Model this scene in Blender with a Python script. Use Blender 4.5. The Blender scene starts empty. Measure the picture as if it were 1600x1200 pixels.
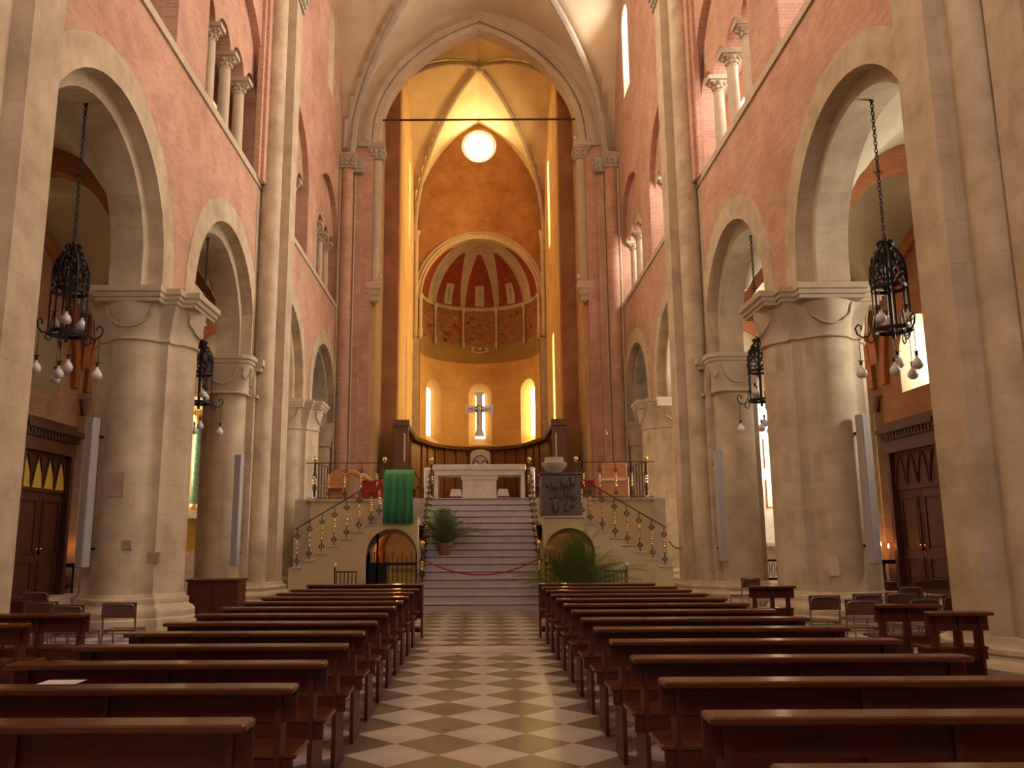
import bpy, math, random
from math import sin, cos, pi, sqrt, radians as RAD
from mathutils import Vector, Matrix
random.seed(7)
SC = bpy.context.scene
COL = SC.collection
# ------------------------------------------------------------------ camera
cam_d = bpy.data.cameras.new('camera'); cam = bpy.data.objects.new('camera', cam_d); COL.objects.link(cam)
cam_d.sensor_width = 36; cam_d.lens = 1320 / 1600 * 36; cam_d.shift_x = 50 / 1600
cam_d.clip_end = 200
PITCH = math.atan(243 / 1320)
cam.matrix_world = Matrix.Translation((0, 0, 1.6)) @ Matrix.Rotation(RAD(90) + PITCH, 4, 'X') @ Matrix.Rotation(RAD(-0.25), 4, 'Z')
SC.camera = cam
# ------------------------------------------------------------------ look
SC.view_settings.view_transform = 'Standard'; SC.view_settings.look = 'None'
SC.view_settings.exposure = 0.0; SC.view_settings.gamma = 1; SC.view_settings.use_curve_mapping = False
SC.cycles.use_denoising = True
SC.cycles.max_bounces = 8; SC.cycles.diffuse_bounces = 5; SC.cycles.glossy_bounces = 3
SC.cycles.sample_clamp_indirect = 6.0
SC.cycles.caustics_reflective = False; SC.cycles.caustics_refractive = False
w = bpy.data.worlds.new('world'); SC.world = w; w.use_nodes = True
w.node_tree.nodes['Background'].inputs[0].default_value = (.75, .85, 1, 1)
w.node_tree.nodes['Background'].inputs[1].default_value = 0.3
# strengths of the daylight or added fill light in each set of windows (colour, emission)
L_APSE = ((1, .76, .32), 9.0)      # low sun behind the apse
L_APSE_SUN = ((1, .72, .24), 45.0)
L_OCULUS = ((1, .72, .30), 44.0)
L_CLERE_R = ((1, .89, .77), 165.0)
L_CLERE_L = ((1, .85, .62), 130.0)
L_WEST = ((1.0, .93, .88), 12.0)
L_AISLE_R = ((1, .90, .76), 85.0)
L_AISLE_L = ((.9, .75, .5), 5.5)
L_GAL_R = ((1, .90, .80), 26.0)
L_GAL_L = ((1, .7, .5), 1.2)
L_CHOIR = ((1, .66, .22), 85.0)

# ------------------------------------------------------------------ materials
def mat(name, col, rough=.8, metal=0, kind=None, col2=None, scale=3.0, bump=.3, emit=None, estr=0, joint=None, spec=None, mix=.5, coat=0):
    m = bpy.data.materials.new(name); m.use_nodes = True
    nt = m.node_tree; n = nt.nodes; l = nt.links
    b = n['Principled BSDF']; b.inputs['Roughness'].default_value = rough; b.inputs['Metallic'].default_value = metal
    if spec is not None: b.inputs['Specular IOR Level'].default_value = spec
    if coat: b.inputs['Coat Weight'].default_value = coat; b.inputs['Coat Roughness'].default_value = .12
    c = (*col, 1)
    b.inputs['Base Color'].default_value = c
    if emit:
        b.inputs['Emission Color'].default_value = (*emit, 1); b.inputs['Emission Strength'].default_value = estr
        return m
    if kind is None: return m
    tc = n.new('ShaderNodeTexCoord'); sep = n.new('ShaderNodeSeparateXYZ'); l.new(tc.outputs['Object'], sep.inputs[0])
    add = n.new('ShaderNodeMath'); add.operation = 'ADD'; l.new(sep.outputs[0], add.inputs[0]); l.new(sep.outputs[1], add.inputs[1])
    cmb = n.new('ShaderNodeCombineXYZ'); l.new(add.outputs[0], cmb.inputs[0]); l.new(sep.outputs[2], cmb.inputs[1])
    no = n.new('ShaderNodeTexNoise'); no.inputs['Scale'].default_value = scale; no.inputs['Detail'].default_value = 5; no.inputs['Roughness'].default_value = .62
    l.new(tc.outputs['Object'], no.inputs['Vector'])
    ramp = n.new('ShaderNodeValToRGB'); l.new(no.outputs[0], ramp.inputs[0])
    ramp.color_ramp.elements[0].position = .32; ramp.color_ramp.elements[1].position = .70
    ramp.color_ramp.elements[0].color = c; ramp.color_ramp.elements[1].color = (*(col2 or col), 1)
    out = ramp.outputs[0]; hgt = no.outputs[0]
    if kind in ('brick', 'block'):
        br = n.new('ShaderNodeTexBrick'); l.new(cmb.outputs[0], br.inputs['Vector'])
        br.inputs['Scale'].default_value = 1
        if kind == 'brick':
            br.inputs['Brick Width'].default_value = .27; br.inputs['Row Height'].default_value = .075; br.inputs['Mortar Size'].default_value = .009
            a1, a2, mo = (.72, .68, .68, 1), (1.12, 1.08, 1.02, 1), (*(joint or (1.25, 1.3, 1.3)), 1)
        else:
            br.inputs['Brick Width'].default_value = 1.15; br.inputs['Row Height'].default_value = .52; br.inputs['Mortar Size'].default_value = .006
            a1, a2, mo = (.86, .85, .84, 1), (1.08, 1.07, 1.03, 1), (*(joint or (.66, .62, .56)), 1)
        br.inputs['Color1'].default_value = a1; br.inputs['Color2'].default_value = a2; br.inputs['Mortar'].default_value = mo
        br.inputs['Mortar Smooth'].default_value = .3
        mx = n.new('ShaderNodeMix'); mx.data_type = 'RGBA'; mx.blend_type = 'MULTIPLY'; mx.inputs[0].default_value = mix
        l.new(out, mx.inputs[6]); l.new(br.outputs[0], mx.inputs[7]); out = mx.outputs[2]
    if kind == 'wood':
        mp = n.new('ShaderNodeMapping'); mp.inputs['Scale'].default_value = (1.2, 9, 9); l.new(tc.outputs['Object'], mp.inputs[0]); l.new(mp.outputs[0], no.inputs['Vector'])
    if kind == 'streak':
        mp = n.new('ShaderNodeMapping'); mp.inputs['Scale'].default_value = (1, 1, .25); l.new(tc.outputs['Object'], mp.inputs[0]); l.new(mp.outputs[0], no.inputs['Vector'])
    if kind in ('block', 'plaster', 'brick'):   # weathering stains with a shape of their own
        n2 = n.new('ShaderNodeTexNoise'); n2.inputs['Scale'].default_value = .55 if kind != 'block' else 1.1; n2.inputs['Detail'].default_value = 8
        l.new(tc.outputs['Object'], n2.inputs['Vector'])
        r2 = n.new('ShaderNodeValToRGB'); l.new(n2.outputs[0], r2.inputs[0])
        r2.color_ramp.elements[0].position = .30; r2.color_ramp.elements[1].position = .6
        r2.color_ramp.elements[0].color = (.70, .68, .66, 1); r2.color_ramp.elements[1].color = (1, 1, 1, 1)
        m3 = n.new('ShaderNodeMix'); m3.data_type = 'RGBA'; m3.blend_type = 'MULTIPLY'; m3.inputs[0].default_value = .55
        l.new(out, m3.inputs[6]); l.new(r2.outputs[0], m3.inputs[7]); out = m3.outputs[2]
    l.new(out, b.inputs['Base Color'])
    if bump:
        bp = n.new('ShaderNodeBump'); bp.inputs['Strength'].default_value = bump; bp.inputs['Distance'].default_value = .02
        l.new(hgt, bp.inputs['Height']); l.new(bp.outputs[0], b.inputs['Normal'])
    return m

M = {}
M['brick'] = mat('brick_wall', (.47, .255, .175), .9, kind='brick', col2=(.57, .365, .265), scale=1.3, mix=.55)
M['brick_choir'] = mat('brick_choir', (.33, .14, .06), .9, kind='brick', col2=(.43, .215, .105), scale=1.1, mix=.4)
M['ochre'] = mat('ochre_render', (.56, .36, .17), .9, kind='plaster', col2=(.66, .45, .24), scale=1.6)
M['stone'] = mat('stone', (.47, .37, .25), .85, kind='block', col2=(.60, .50, .36), scale=2.2, mix=.42)
M['stone_plain'] = mat('stone_moulded', (.50, .40, .28), .85, kind='plaster', col2=(.60, .50, .37), scale=3)
M['stone_grey'] = mat('stone_grey', (.40, .34, .27), .85, kind='plaster', col2=(.52, .45, .36), scale=3)
M['plaster'] = mat('vault_plaster', (.64, .52, .36), .92, kind='plaster', col2=(.74, .61, .44), scale=1.0)
M['aisle_plaster'] = mat('aisle_plaster', (.55, .49, .34), .92, kind='plaster', col2=(.64, .57, .42), scale=1.0)
M['rib_brick'] = mat('aisle_rib_brick', (.38, .13, .05), .9, kind='brick', col2=(.46, .18, .08), scale=2)
M['dark_ochre'] = mat('dark_ochre_render', (.26, .16, .045), .9, kind='plaster', col2=(.33, .21, .07), scale=1.6)
M['apse_brick'] = mat('pale_apse_brick', (.54, .31, .11), .9, kind='brick', col2=(.62, .38, .15), scale=1.2, mix=.35)
M['beige'] = mat('beige_render', (.50, .40, .22), .9, kind='noise', col2=(.55, .45, .27), scale=2, bump=.1)
M['step'] = mat('grey_step_marble', (.42, .375, .36), .6, kind='noise', col2=(.52, .47, .45), scale=4, bump=.05)
M['marble'] = mat('white_marble', (.62, .56, .48), .4, kind='noise', col2=(.74, .68, .60), scale=5, bump=.04)
M['marble_pink'] = mat('veined_marble', (.62, .44, .33), .4, kind='noise', col2=(.78, .66, .56), scale=6, bump=.04)
M['wood'] = mat('dark_red_wood', (.050, .0100, .0025), .45, kind='wood', col2=(.095, .021, .005), scale=3, bump=.05, spec=.25)
M['wood_ledge'] = mat('varnished_ledge_wood', (.070, .018, .004), .24, kind='wood', col2=(.115, .034, .008), scale=3, bump=.03, spec=.45, coat=.1)
M['wood_door'] = mat('door_wood', (.060, .020, .010), .6, kind='wood', col2=(.09, .032, .016), scale=3, bump=.1, spec=.25)
M['wood_stall'] = mat('walnut_stall', (.12, .045, .015), .45, kind='wood', col2=(.19, .075, .026), scale=3, bump=.1)
M['wood_light'] = mat('organ_wood', (.40, .17, .06), .5, kind='wood', col2=(.50, .23, .09), scale=3, bump=.05)
M['iron'] = mat('black_iron', (.018, .013, .012), .55, metal=.6)
M['iron_brown'] = mat('brown_iron', (.06, .04, .028), .5, metal=.5)
M['brass'] = mat('brass', (.85, .62, .26), .22, metal=1)
M['bulb'] = mat('opal_glass', (.62, .58, .60), .25)
M['grey_metal'] = mat('grey_painted_metal', (.34, .325, .325), .6, kind='noise', col2=(.38, .365, .36), scale=60, bump=.2)
M['green'] = mat('green_cloth', (.035, .19, .075), .9, kind='streak', col2=(.05, .235, .10), scale=9, bump=.3)
M['red'] = mat('red_cloth', (.28, .012, .014), .9, kind='noise', col2=(.34, .02, .02), scale=9, bump=.2)
M['white'] = mat('white_cloth', (.7, .66, .62), .9)
M['leaf'] = mat('palm_leaf', (.085, .13, .022), .55, kind='noise', col2=(.15, .20, .04), scale=12, bump=0)
M['pot'] = mat('terracotta_pot', (.22, .10, .05), .8, kind='noise', col2=(.28, .13, .07), scale=6)
M['bronze'] = mat('dark_bronze', (.085, .066, .052), .5, metal=.35, kind='noise', col2=(.13, .10, .078), scale=14, bump=.9)
M['green_marble'] = mat('green_marble', (.05, .16, .09), .3, kind='noise', col2=(.34, .46, .30), scale=22, bump=0)
M['gold'] = mat('gilding', (.75, .48, .12), .35, metal=.8)
M['plywood'] = mat('dark_plywood', (.085, .030, .018), .38, kind='wood', col2=(.12, .045, .024), scale=3, bump=.03)
M['chrome'] = mat('grey_tube_steel', (.22, .19, .18), .35, metal=.8)
M['red_dome'] = mat('red_dome_paint', (.20, .028, .016), .9, kind='noise', col2=(.28, .055, .028), scale=3, bump=.2)
M['candle'] = mat('candle_wax', (.75, .68, .55), .6)
M['yellow_glass'] = mat('yellow_glass', (.55, .38, .06), .35)
M['paper'] = mat('paper_notice', (.66, .62, .55), .8)
M['patch'] = mat('patch_stone', (.36, .24, .17), .9, kind='noise', col2=(.44, .31, .23), scale=8)
M['patch_pale'] = mat('patch_pale', (.60, .46, .36), .8, kind='noise', col2=(.70, .56, .46), scale=9)
def pane_mat(name, L): return mat(name, (.8, .8, .8), .5, emit=L[0], estr=L[1])
def fresco():
    m = bpy.data.materials.new('fresco'); m.use_nodes = True; nt = m.node_tree; n = nt.nodes; l = nt.links
    b = n['Principled BSDF']; b.inputs['Roughness'].default_value = .9
    tc = n.new('ShaderNodeTexCoord'); no = n.new('ShaderNodeTexNoise'); no.inputs['Scale'].default_value = 1.9; no.inputs['Detail'].default_value = 6; no.inputs['Distortion'].default_value = 1.4
    l.new(tc.outputs['Object'], no.inputs['Vector'])
    r = n.new('ShaderNodeValToRGB'); l.new(no.outputs[0], r.inputs[0]); e = r.color_ramp.elements
    e[0].position = .30; e[0].color = (.035, .02, .015, 1); e[1].position = .75; e[1].color = (.42, .30, .16, 1)
    for p, c in ((.42, (.24, .07, .03, 1)), (.5, (.30, .13, .05, 1)), (.6, (.19, .11, .06, 1)), (.67, (.34, .17, .08, 1))):
        x = e.new(p); x.color = c
    l.new(r.outputs[0], b.inputs['Base Color']); return m
M['fresco'] = fresco()
def floor_mat():
    m = bpy.data.materials.new('checker_marble_floor'); m.use_nodes = True; nt = m.node_tree; n = nt.nodes; l = nt.links
    b = n['Principled BSDF']
    tc = n.new('ShaderNodeTexCoord')
    m1 = n.new('ShaderNodeMapping'); m1.vector_type = 'POINT'; m1.inputs['Location'].default_value = (-.02, -6.79, 0); l.new(tc.outputs['Object'], m1.inputs[0])
    m2 = n.new('ShaderNodeMapping'); m2.inputs['Rotation'].default_value = (0, 0, RAD(45)); m2.inputs['Location'].default_value = (.25, .25, .25); l.new(m1.outputs[0], m2.inputs[0])
    ch = n.new('ShaderNodeTexChecker'); ch.inputs['Scale'].default_value = 2.0; l.new(m2.outputs[0], ch.inputs[0])
    ch.inputs[1].default_value = (.165, .128, .095, 1); ch.inputs[2].default_value = (.50, .47, .46, 1)
    no = n.new('ShaderNodeTexNoise'); no.inputs['Scale'].default_value = 2.3; no.inputs['Detail'].default_value = 8; l.new(tc.outputs['Object'], no.inputs['Vector'])
    r = n.new('ShaderNodeValToRGB'); l.new(no.outputs[0], r.inputs[0]); r.color_ramp.elements[0].color = (.72, .70, .68, 1); r.color_ramp.elements[1].color = (1.15, 1.12, 1.1, 1)
    r.color_ramp.elements[0].position = .3; r.color_ramp.elements[1].position = .7
    mx = n.new('ShaderNodeMix'); mx.data_type = 'RGBA'; mx.blend_type = 'MULTIPLY'; mx.inputs[0].default_value = .8
    l.new(ch.outputs[0], mx.inputs[6]); l.new(r.outputs[0], mx.inputs[7]); l.new(mx.outputs[2], b.inputs['Base Color'])
    rr = n.new('ShaderNodeMapRange'); rr.inputs[3].default_value = .22; rr.inputs[4].default_value = .42; l.new(no.outputs[0], rr.inputs[0]); l.new(rr.outputs[0], b.inputs['Roughness'])
    return m
M['floor'] = floor_mat()

# ------------------------------------------------------------------ mesh builder
class MB:
    def __init__(s, flip=False): s.v = []; s.f = []; s.T = None
    def P(s, p):
        s.v.append(tuple(p)); return len(s.v) - 1
    def add(s, vs, fs):
        o = len(s.v); s.v += [tuple(p) for p in vs]; s.f += [tuple(i + o for i in f) for f in fs]
    def box(s, x0, x1, y0, y1, z0, z1):
        s.add([(x0, y0, z0), (x1, y0, z0), (x1, y1, z0), (x0, y1, z0), (x0, y0, z1), (x1, y0, z1), (x1, y1, z1), (x0, y1, z1)],
              [(0, 3, 2, 1), (4, 5, 6, 7), (0, 1, 5, 4), (1, 2, 6, 5), (2, 3, 7, 6), (3, 0, 4, 7)])
        return s
    def bevbox(s, x0, x1, y0, y1, z0, z1, b=.01):
        r = [(x0 + b, y0), (x1 - b, y0), (x1, y0 + b), (x1, y1 - b), (x1 - b, y1), (x0 + b, y1), (x0, y1 - b), (x0, y0 + b)]
        cx, cy = (x0 + x1) / 2, (y0 + y1) / 2
        fx, fy = (x1 - x0 - 2 * b) / (x1 - x0), (y1 - y0 - 2 * b) / (y1 - y0)
        inn = [(cx + (x - cx) * fx, cy + (y - cy) * fy) for x, y in r]
        s.loft([[(x, y, z0) for x, y in inn], [(x, y, z0 + b) for x, y in r], [(x, y, z1 - b) for x, y in r], [(x, y, z1) for x, y in inn]]); return s
    def loft(s, rings, closed=True, cap=True):
        o = len(s.v); n = len(rings[0])
        for r in rings: s.v += [tuple(p) for p in r]
        for k in range(len(rings) - 1):
            for i in range(n if closed else n - 1):
                a = o + k * n + i; b = o + k * n + (i + 1) % n
                s.f.append((a, b, b + n, a + n))
        if cap and closed:
            s.f.append(tuple(o + i for i in range(n))[::-1]); s.f.append(tuple(o + (len(rings) - 1) * n + i for i in range(n)))
        return s
    def prism(s, poly, z0, z1):
        return s.loft([[(x, y, z0) for x, y in poly], [(x, y, z1) for x, y in poly]])
    def lathe(s, prof, c=(0, 0), n=12, sy=1):
        return s.loft([[(c[0] + r * cos(2 * pi * i / n), c[1] + sy * r * sin(2 * pi * i / n), z) for i in range(n)] for r, z in prof])
    def sphere(s, c, r, n=10, sz=1):
        k = max(4, n // 2 + 1)
        return s.lathe([(max(.0005, r * sin(pi * j / k)), c[2] - sz * r * cos(pi * j / k)) for j in range(k + 1)], (c[0], c[1]), n)
    def tube(s, pts, r, n=6, closed=False):
        pts = [Vector(p) for p in pts]; rings = []; N = len(pts)
        rr = r if isinstance(r, (list, tuple)) else [r] * N
        up = None
        for i, p in enumerate(pts):
            if closed: t = pts[(i + 1) % N] - pts[i - 1]
            else: t = pts[min(i + 1, N - 1)] - pts[max(i - 1, 0)]
            if t.length < 1e-9: t = Vector((0, 0, 1))
            t.normalize()
            if up is None:
                up = Vector((0, 0, 1)) if abs(t.z) < .9 else Vector((1, 0, 0))
            a = t.cross(up)
            if a.length < 1e-4: a = t.cross(Vector((1, 0.3, 0)))
            a.normalize(); b = a.cross(t); up = b
            rings.append([p + rr[i] * (a * cos(2 * pi * k / n) + b * sin(2 * pi * k / n)) for k in range(n)])
        if closed: rings.append(rings[0]); s.loft(rings, cap=False)
        else: s.loft(rings)
        return s
    def bar(s, a, b, r, n=6): return s.tube([a, b], r, n)
    def build(s, name, m, parent=None, smooth=False, loc=None, flipx=False):
        vs = [(-x, y, z) for x, y, z in s.v] if flipx else s.v
        fs = [f[::-1] for f in s.f] if flipx else s.f
        me = bpy.data.meshes.new(name); me.from_pydata(vs, [], fs); me.validate(); me.update()
        me.materials.append(M[m] if isinstance(m, str) else m)
        if smooth:
            me.polygons.foreach_set('use_smooth', [True] * len(me.polygons))
            try: me.set_sharp_from_angle(angle=RAD(38))
            except Exception: pass
        o = bpy.data.objects.new(name, me); COL.objects.link(o)
        if parent: o.parent = parent
        if loc: o.location = loc
        return o

def tag(o, label=None, cat=None, group=None, kind=None):
    if label: o['label'] = label
    if cat: o['category'] = cat
    if group: o['group'] = group
    if kind: o['kind'] = kind
    return o
def thing(name, label, cat, loc=(0, 0, 0), rz=0, group=None):
    o = bpy.data.objects.new(name, None); COL.objects.link(o); o.location = loc; o.rotation_euler = (0, 0, rz); o.empty_display_size = .2
    return tag(o, label, cat, group)
def struct(o, label=None, cat=None): return tag(o, label, cat, kind='structure')
KIDS = {}
def dup(root, loc, rz=0, label=None, group=None):
    r = root.copy(); COL.objects.link(r); r.location = loc; r.rotation_euler = (0, 0, rz)
    if label: r['label'] = label
    if group: r['group'] = group
    for ch in [o for o in bpy.data.objects if o.parent == root]:
        c = ch.copy(); COL.objects.link(c); c.parent = r
        for g in [o for o in bpy.data.objects if o.parent == ch]:
            d = g.copy(); COL.objects.link(d); d.parent = c
    return r
SIDE = {1: 'right', -1: 'left'}

# ------------------------------------------------------------------ wall helpers
def strip_wall(mb, u0, u1, z0, z1, d0, d1, P, ops, du=1.5):
    us = [u0, u1]
    n = max(1, int((u1 - u0) / du))
    us += [u0 + (u1 - u0) * i / n for i in range(1, n)]
    for (c, r, sp, ba) in ops:
        us += [c - r * cos(pi * i / 18) for i in range(19)]
    us = sorted(set(round(u, 5) for u in us if u0 - 1e-6 <= u <= u1 + 1e-6))
    def quad(a, b, za0, zb0, za1, zb1):
        mb.add([P(a, za0, d0), P(b, zb0, d0), P(b, zb1, d0), P(a, za1, d0), P(a, za0, d1), P(b, zb0, d1), P(b, zb1, d1), P(a, za1, d1)],
               [(0, 1, 2, 3), (5, 4, 7, 6), (4, 5, 1, 0), (3, 2, 6, 7)])
    for a, b in zip(us, us[1:]):
        m_ = (a + b) / 2; hit = None
        for op in ops:
            if abs(m_ - op[0]) < op[1]: hit = op
        if hit is None: quad(a, b, z0, z0, z1, z1)
        else:
            c, r, sp, ba = hit
            za = sp + sqrt(max(0, r * r - (a - c) ** 2)); zb = sp + sqrt(max(0, r * r - (b - c) ** 2))
            if ba > z0: quad(a, b, z0, z0, ba, ba)
            if min(za, zb) < z1: quad(a, b, za, zb, z1, z1)
    for c, r, sp, ba in ops:
        for e in (c - r, c + r):
            lo = max(ba, z0)
            hi = min(sp, z1)
            if hi > lo: mb.add([P(e, lo, d0), P(e, hi, d0), P(e, hi, d1), P(e, lo, d1)], [(0, 1, 2, 3)])
    for e in (u0, u1): mb.add([P(e, z0, d0), P(e, z1, d0), P(e, z1, d1), P(e, z0, d1)], [(0, 1, 2, 3)])
def ring_arch(mb, c, r0, r1, sp, base, d0, d1, P, n=22, pointed=0):
    """arch band between radii r0 and r1, stilted down to base"""
    def outline(r):
        return [(c - r, base)] + [(c - r * cos(pi * i / n), sp + r * sin(pi * i / n)) for i in range(n + 1)] + [(c + r, base)]
    a, b = outline(r0), outline(r1)
    rings = [[P(p[0], p[1], d0), P(q[0], q[1], d0), P(q[0], q[1], d1), P(p[0], p[1], d1)] for p, q in zip(a, b)]
    mb.loft(rings)
def arch_out(hw, base, sp, n=14, c=0):
    return [(c - hw, base)] + [(c - hw * cos(pi * i / n), sp + hw * sin(pi * i / n)) for i in range(n + 1)] + [(c + hw, base)]
def splay(mb, o1, d1, o2, d2, P):
    mb.loft([[P(u, z, d1) for u, z in o1], [P(u, z, d2) for u, z in o2]], cap=False)
def pane(mb, o, d, P):
    k = len(mb.v); mb.v += [tuple(P(u, z, d)) for u, z in o]; mb.f.append(tuple(range(k, k + len(o))))

W = 5.95
BAYS = [6.5, 12.85, 19.2, 25.5, 31.65]   # the first one is only in the upper wall
SUP = [3.3, 9.6, 16.0, 22.35, 28.6, 34.8]
IMP = 6.2; SPR = 6.68

WIN = [0]
def window(o1, d1, o2, d2, P, L, bars=True, reveal='stone_plain', lead=None):
    WIN[0] += 1
    r = thing('window_%d' % WIN[0], None, None); r['kind'] = 'structure'
    mb = MB(); splay(mb, o1, d1, o2, d2, P); mb.build('window_reveal', reveal, r)
    mb = MB(); pane(mb, o2, d2 - .01 * (1 if d2 > d1 else -1), P); mb.build('glass', pane_mat('window_daylight_or_fill_%d' % WIN[0], L), r)
    if bars:
        mb = MB(); us = [p[0] for p in o2]; zs = [p[1] for p in o2]; u0, u1, z0, z1 = min(us), max(us), min(zs), max(zs)
        k = max(2, int((z1 - z0) / .55)); dd = d2 - .03 * (1 if d2 > d1 else -1)
        for i in range(1, k): mb.bar(P(u0, z0 + (z1 - z0) * i / k, dd), P(u1, z0 + (z1 - z0) * i / k, dd), .008, 4)
        mb.build('window_bar', 'iron', r)
    return r

for s in (-1, 1):
    P = lambda u, z, d, s=s: (s * d, u, z)
    side = SIDE[s]
    # lower brick wall with the arcade openings
    mb = MB(); strip_wall(mb, 8.6, 34.6, IMP, 11.02, W, 6.75, P, [(c, 2.3, SPR, IMP) for c in BAYS[1:]])
    strip_wall(mb, -7, 8.6, 0, 11.02, W, 6.75, P, [])
    # triforium layer: relieving arches, then the colonnaded openings behind
    strip_wall(mb, -7, 34.6, 11.02, 17.4, W, W + .2, P, [(c, 2.3, 13.5, 11.02) for c in BAYS])
    sm = [(c + k * 1.2, .5, 13.5, 13.5) for c in BAYS for k in (-1.5, -.5, .5, 1.5)]
    strip_wall(mb, -7, 34.6, 11.02, 13.5, W + .2, W + .65, P, [(c, 2.3, 99, 11.02) for c in BAYS])
    strip_wall(mb, -7, 34.6, 13.5, 17.4, W + .2, W + .65, P, sm)
    cw = [(c - .4 if c > 30 else c, .62, 22.4, 19.3) for c in BAYS]
    strip_wall(mb, -7, 34.8, 17.4, 26.5, W, W + 1.0, P, cw)
    struct(mb.build('wall_' + side, 'brick'))
    for i, c in enumerate(BAYS):
        cc = c - .4 if c > 30 else c
        LW = L_CLERE_R if s > 0 else L_CLERE_L
        if c > 30: LW = (LW[0], 60.0 if s > 0 else 1.2)
        if c < 10: LW = (LW[0], LW[1] * 1.6)  # unseen nearest windows, added extra bright to light the near piers
        window(arch_out(.62, 19.3, 22.4, c=cc), W + .02, arch_out(.3, 19.9, 22.5, c=cc), W + .95, P, LW, reveal='plaster')
    # gallery behind the triforium
    g = MB(); g.box(min(s * 8.6, s * 8.8), max(s * 8.6, s * 8.8), 3.3, 34.8, 10.6, 16.6); g.build_ = None
    struct(g.build('wall_gallery_' + side, 'brick'))
    g = MB(); g.box(min(s * 6.7, s * 11.3), max(s * 6.7, s * 11.3), 3.3, 34.8, 10.5, 10.9); g.box(min(s * 6.7, s * 8.8), max(s * 6.7, s * 8.8), 3.3, 34.8, 16.6, 16.8); g.box(min(s * 6.7, s * 8.8), max(s * 6.7, s * 8.8), 34.4, 34.6, 10.5, 16.8)
    struct(g.build('trim_1' if s < 0 else 'trim_2', 'stone_grey'))
    for c in BAYS[1:]:
        mbw = MB(); pane(mbw, [(c - 1.0, 13.2), (c + 1.0, 13.2), (c + 1.0, 15.6), (c - 1.0, 15.6)], 8.58, P)
        WIN[0] += 1
        struct(mbw.build('window_%d' % WIN[0], pane_mat('gallery_daylight_%d' % WIN[0], L_GAL_R if s > 0 else L_GAL_L)))
    # stone string course
    m2 = MB(); 
    for a, b in ((-7, 34.2),):
        m2.box(min(s * (W - .045), s * (W + .1)), max(s * (W - .045), s * (W + .1)), a, b, 10.98, 11.16)
    struct(m2.build('trim_3' if s < 0 else 'trim_4', 'stone_plain'))
    # arcade arches in two orders
    for i, c in enumerate(BAYS):
        if i == 0: continue
        a = MB(); ring_arch(a, c, 2.29, 2.82, SPR, IMP, W - .03, 6.22, P); ring_arch(a, c, 2.03, 2.31, SPR, IMP, 6.20, 6.80, P)
        ring_arch(a, c, 2.29, 2.75, SPR, IMP, 6.74, 6.79, P)
        struct(a.build('trim_%d' % (10 + i + (10 if s > 0 else 0)), 'stone'))

# ------------------------------------------------------------------ columns and piers
def lobed(cx, cy, k=1.0, n=64, lob=((.42, 0), (-.42, 0), (0, .42), (0, -.42)), lr=.52, sq=.64):
    out = []
    for i in range(n):
        t = 2 * pi * i / n; dx, dy = cos(t), sin(t)
        r = sq / max(abs(dx), abs(dy))
        for lx, ly in lob:
            b = dx * lx + dy * ly; q = b * b - (lx * lx + ly * ly - lr * lr)
            if q >= 0: r = max(r, b + sqrt(q))
        out.append((cx + k * r * dx, cy + k * r * dy))
    return out
def col_capital(mb, cx, cy, z0=5.22, z1=IMP, plan=lobed, kk=1.0):
    H = z1 - z0
    ex = (lambda k, q: dict(sq=.64 + q)) if plan is lobed else (lambda k, q: {})
    prof = [(1.0, 0), (1.05, .02), (1.055, .05), (1.01, .07), (1.012, .10), (1.03, .22), (1.08, .42), (1.13, .60), (1.15, .72)]
    mb.loft([[(x, y, z0 + H * t) for x, y in plan(cx, cy, 1 + (k - 1) * kk, **ex(k, .09 * t))] for k, t in prof])
    ab = [(1.08, .715), (1.14, .72), (1.145, .785), (1.185, .80), (1.19, .875), (1.235, .895), (1.24, 1.0)]
    if plan is lobed:
        a_, b_, c_ = .95, .52, .74
        q = [(a_, -b_), (a_, b_), (c_, b_), (c_, c_), (b_, c_), (b_, a_)]
        poly = []
        for r_ in range(4):
            for x, y in q[1:]: poly.append((x * cos(r_ * pi / 2) - y * sin(r_ * pi / 2), x * sin(r_ * pi / 2) + y * cos(r_ * pi / 2)))
        mb.loft([[(cx + x * k, cy + y * k, z0 + H * t) for x, y in poly] for k, t in ab])
    else:
        mb.loft([[(x, y, z0 + H * t) for x, y in plan(cx, cy, 1 + (k - 1) * kk, **ex(k, .10))] for k, t in ab])
    # scalloped shields cut on the cushion
    for q in range(8):
        ph = q * pi / 4; hw = .42 if q % 2 == 0 else .17; dep = .42 if q % 2 == 0 else .28
        pts = []
        for i in range(15):
            a = pi * i / 14; t = .68 - dep * sin(a)
            k = 1.012 + (t - .1) / .6 * .14; th = ph + hw * cos(a)
            P1 = plan(0, 0, 1 + (k - 1) * kk, 128); j = int(round(th / (2 * pi) * 128)) % 128
            x, y = P1[j]; d = sqrt(x * x + y * y)
            pts.append((cx + x * (1 + .02 / d), cy + y * (1 + .02 / d), z0 + H * t))
        mb.tube(pts, .022, 5)
def col_base(mb, cx, cy, plan=lobed):
    prof = [(1.42, 0), (1.42, .34), (1.38, .36), (1.34, .38), (1.36, .44), (1.37, .52), (1.30, .60), (1.20, .64), (1.16, .70), (1.18, .75), (1.17, .82), (1.06, .86), (1.04, .90), (1.0, .94)]
    mb.loft([[(x, y, z * .72) for x, y in plan(cx, cy, 1 + (k - 1) * .66)] for k, z in prof])

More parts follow.
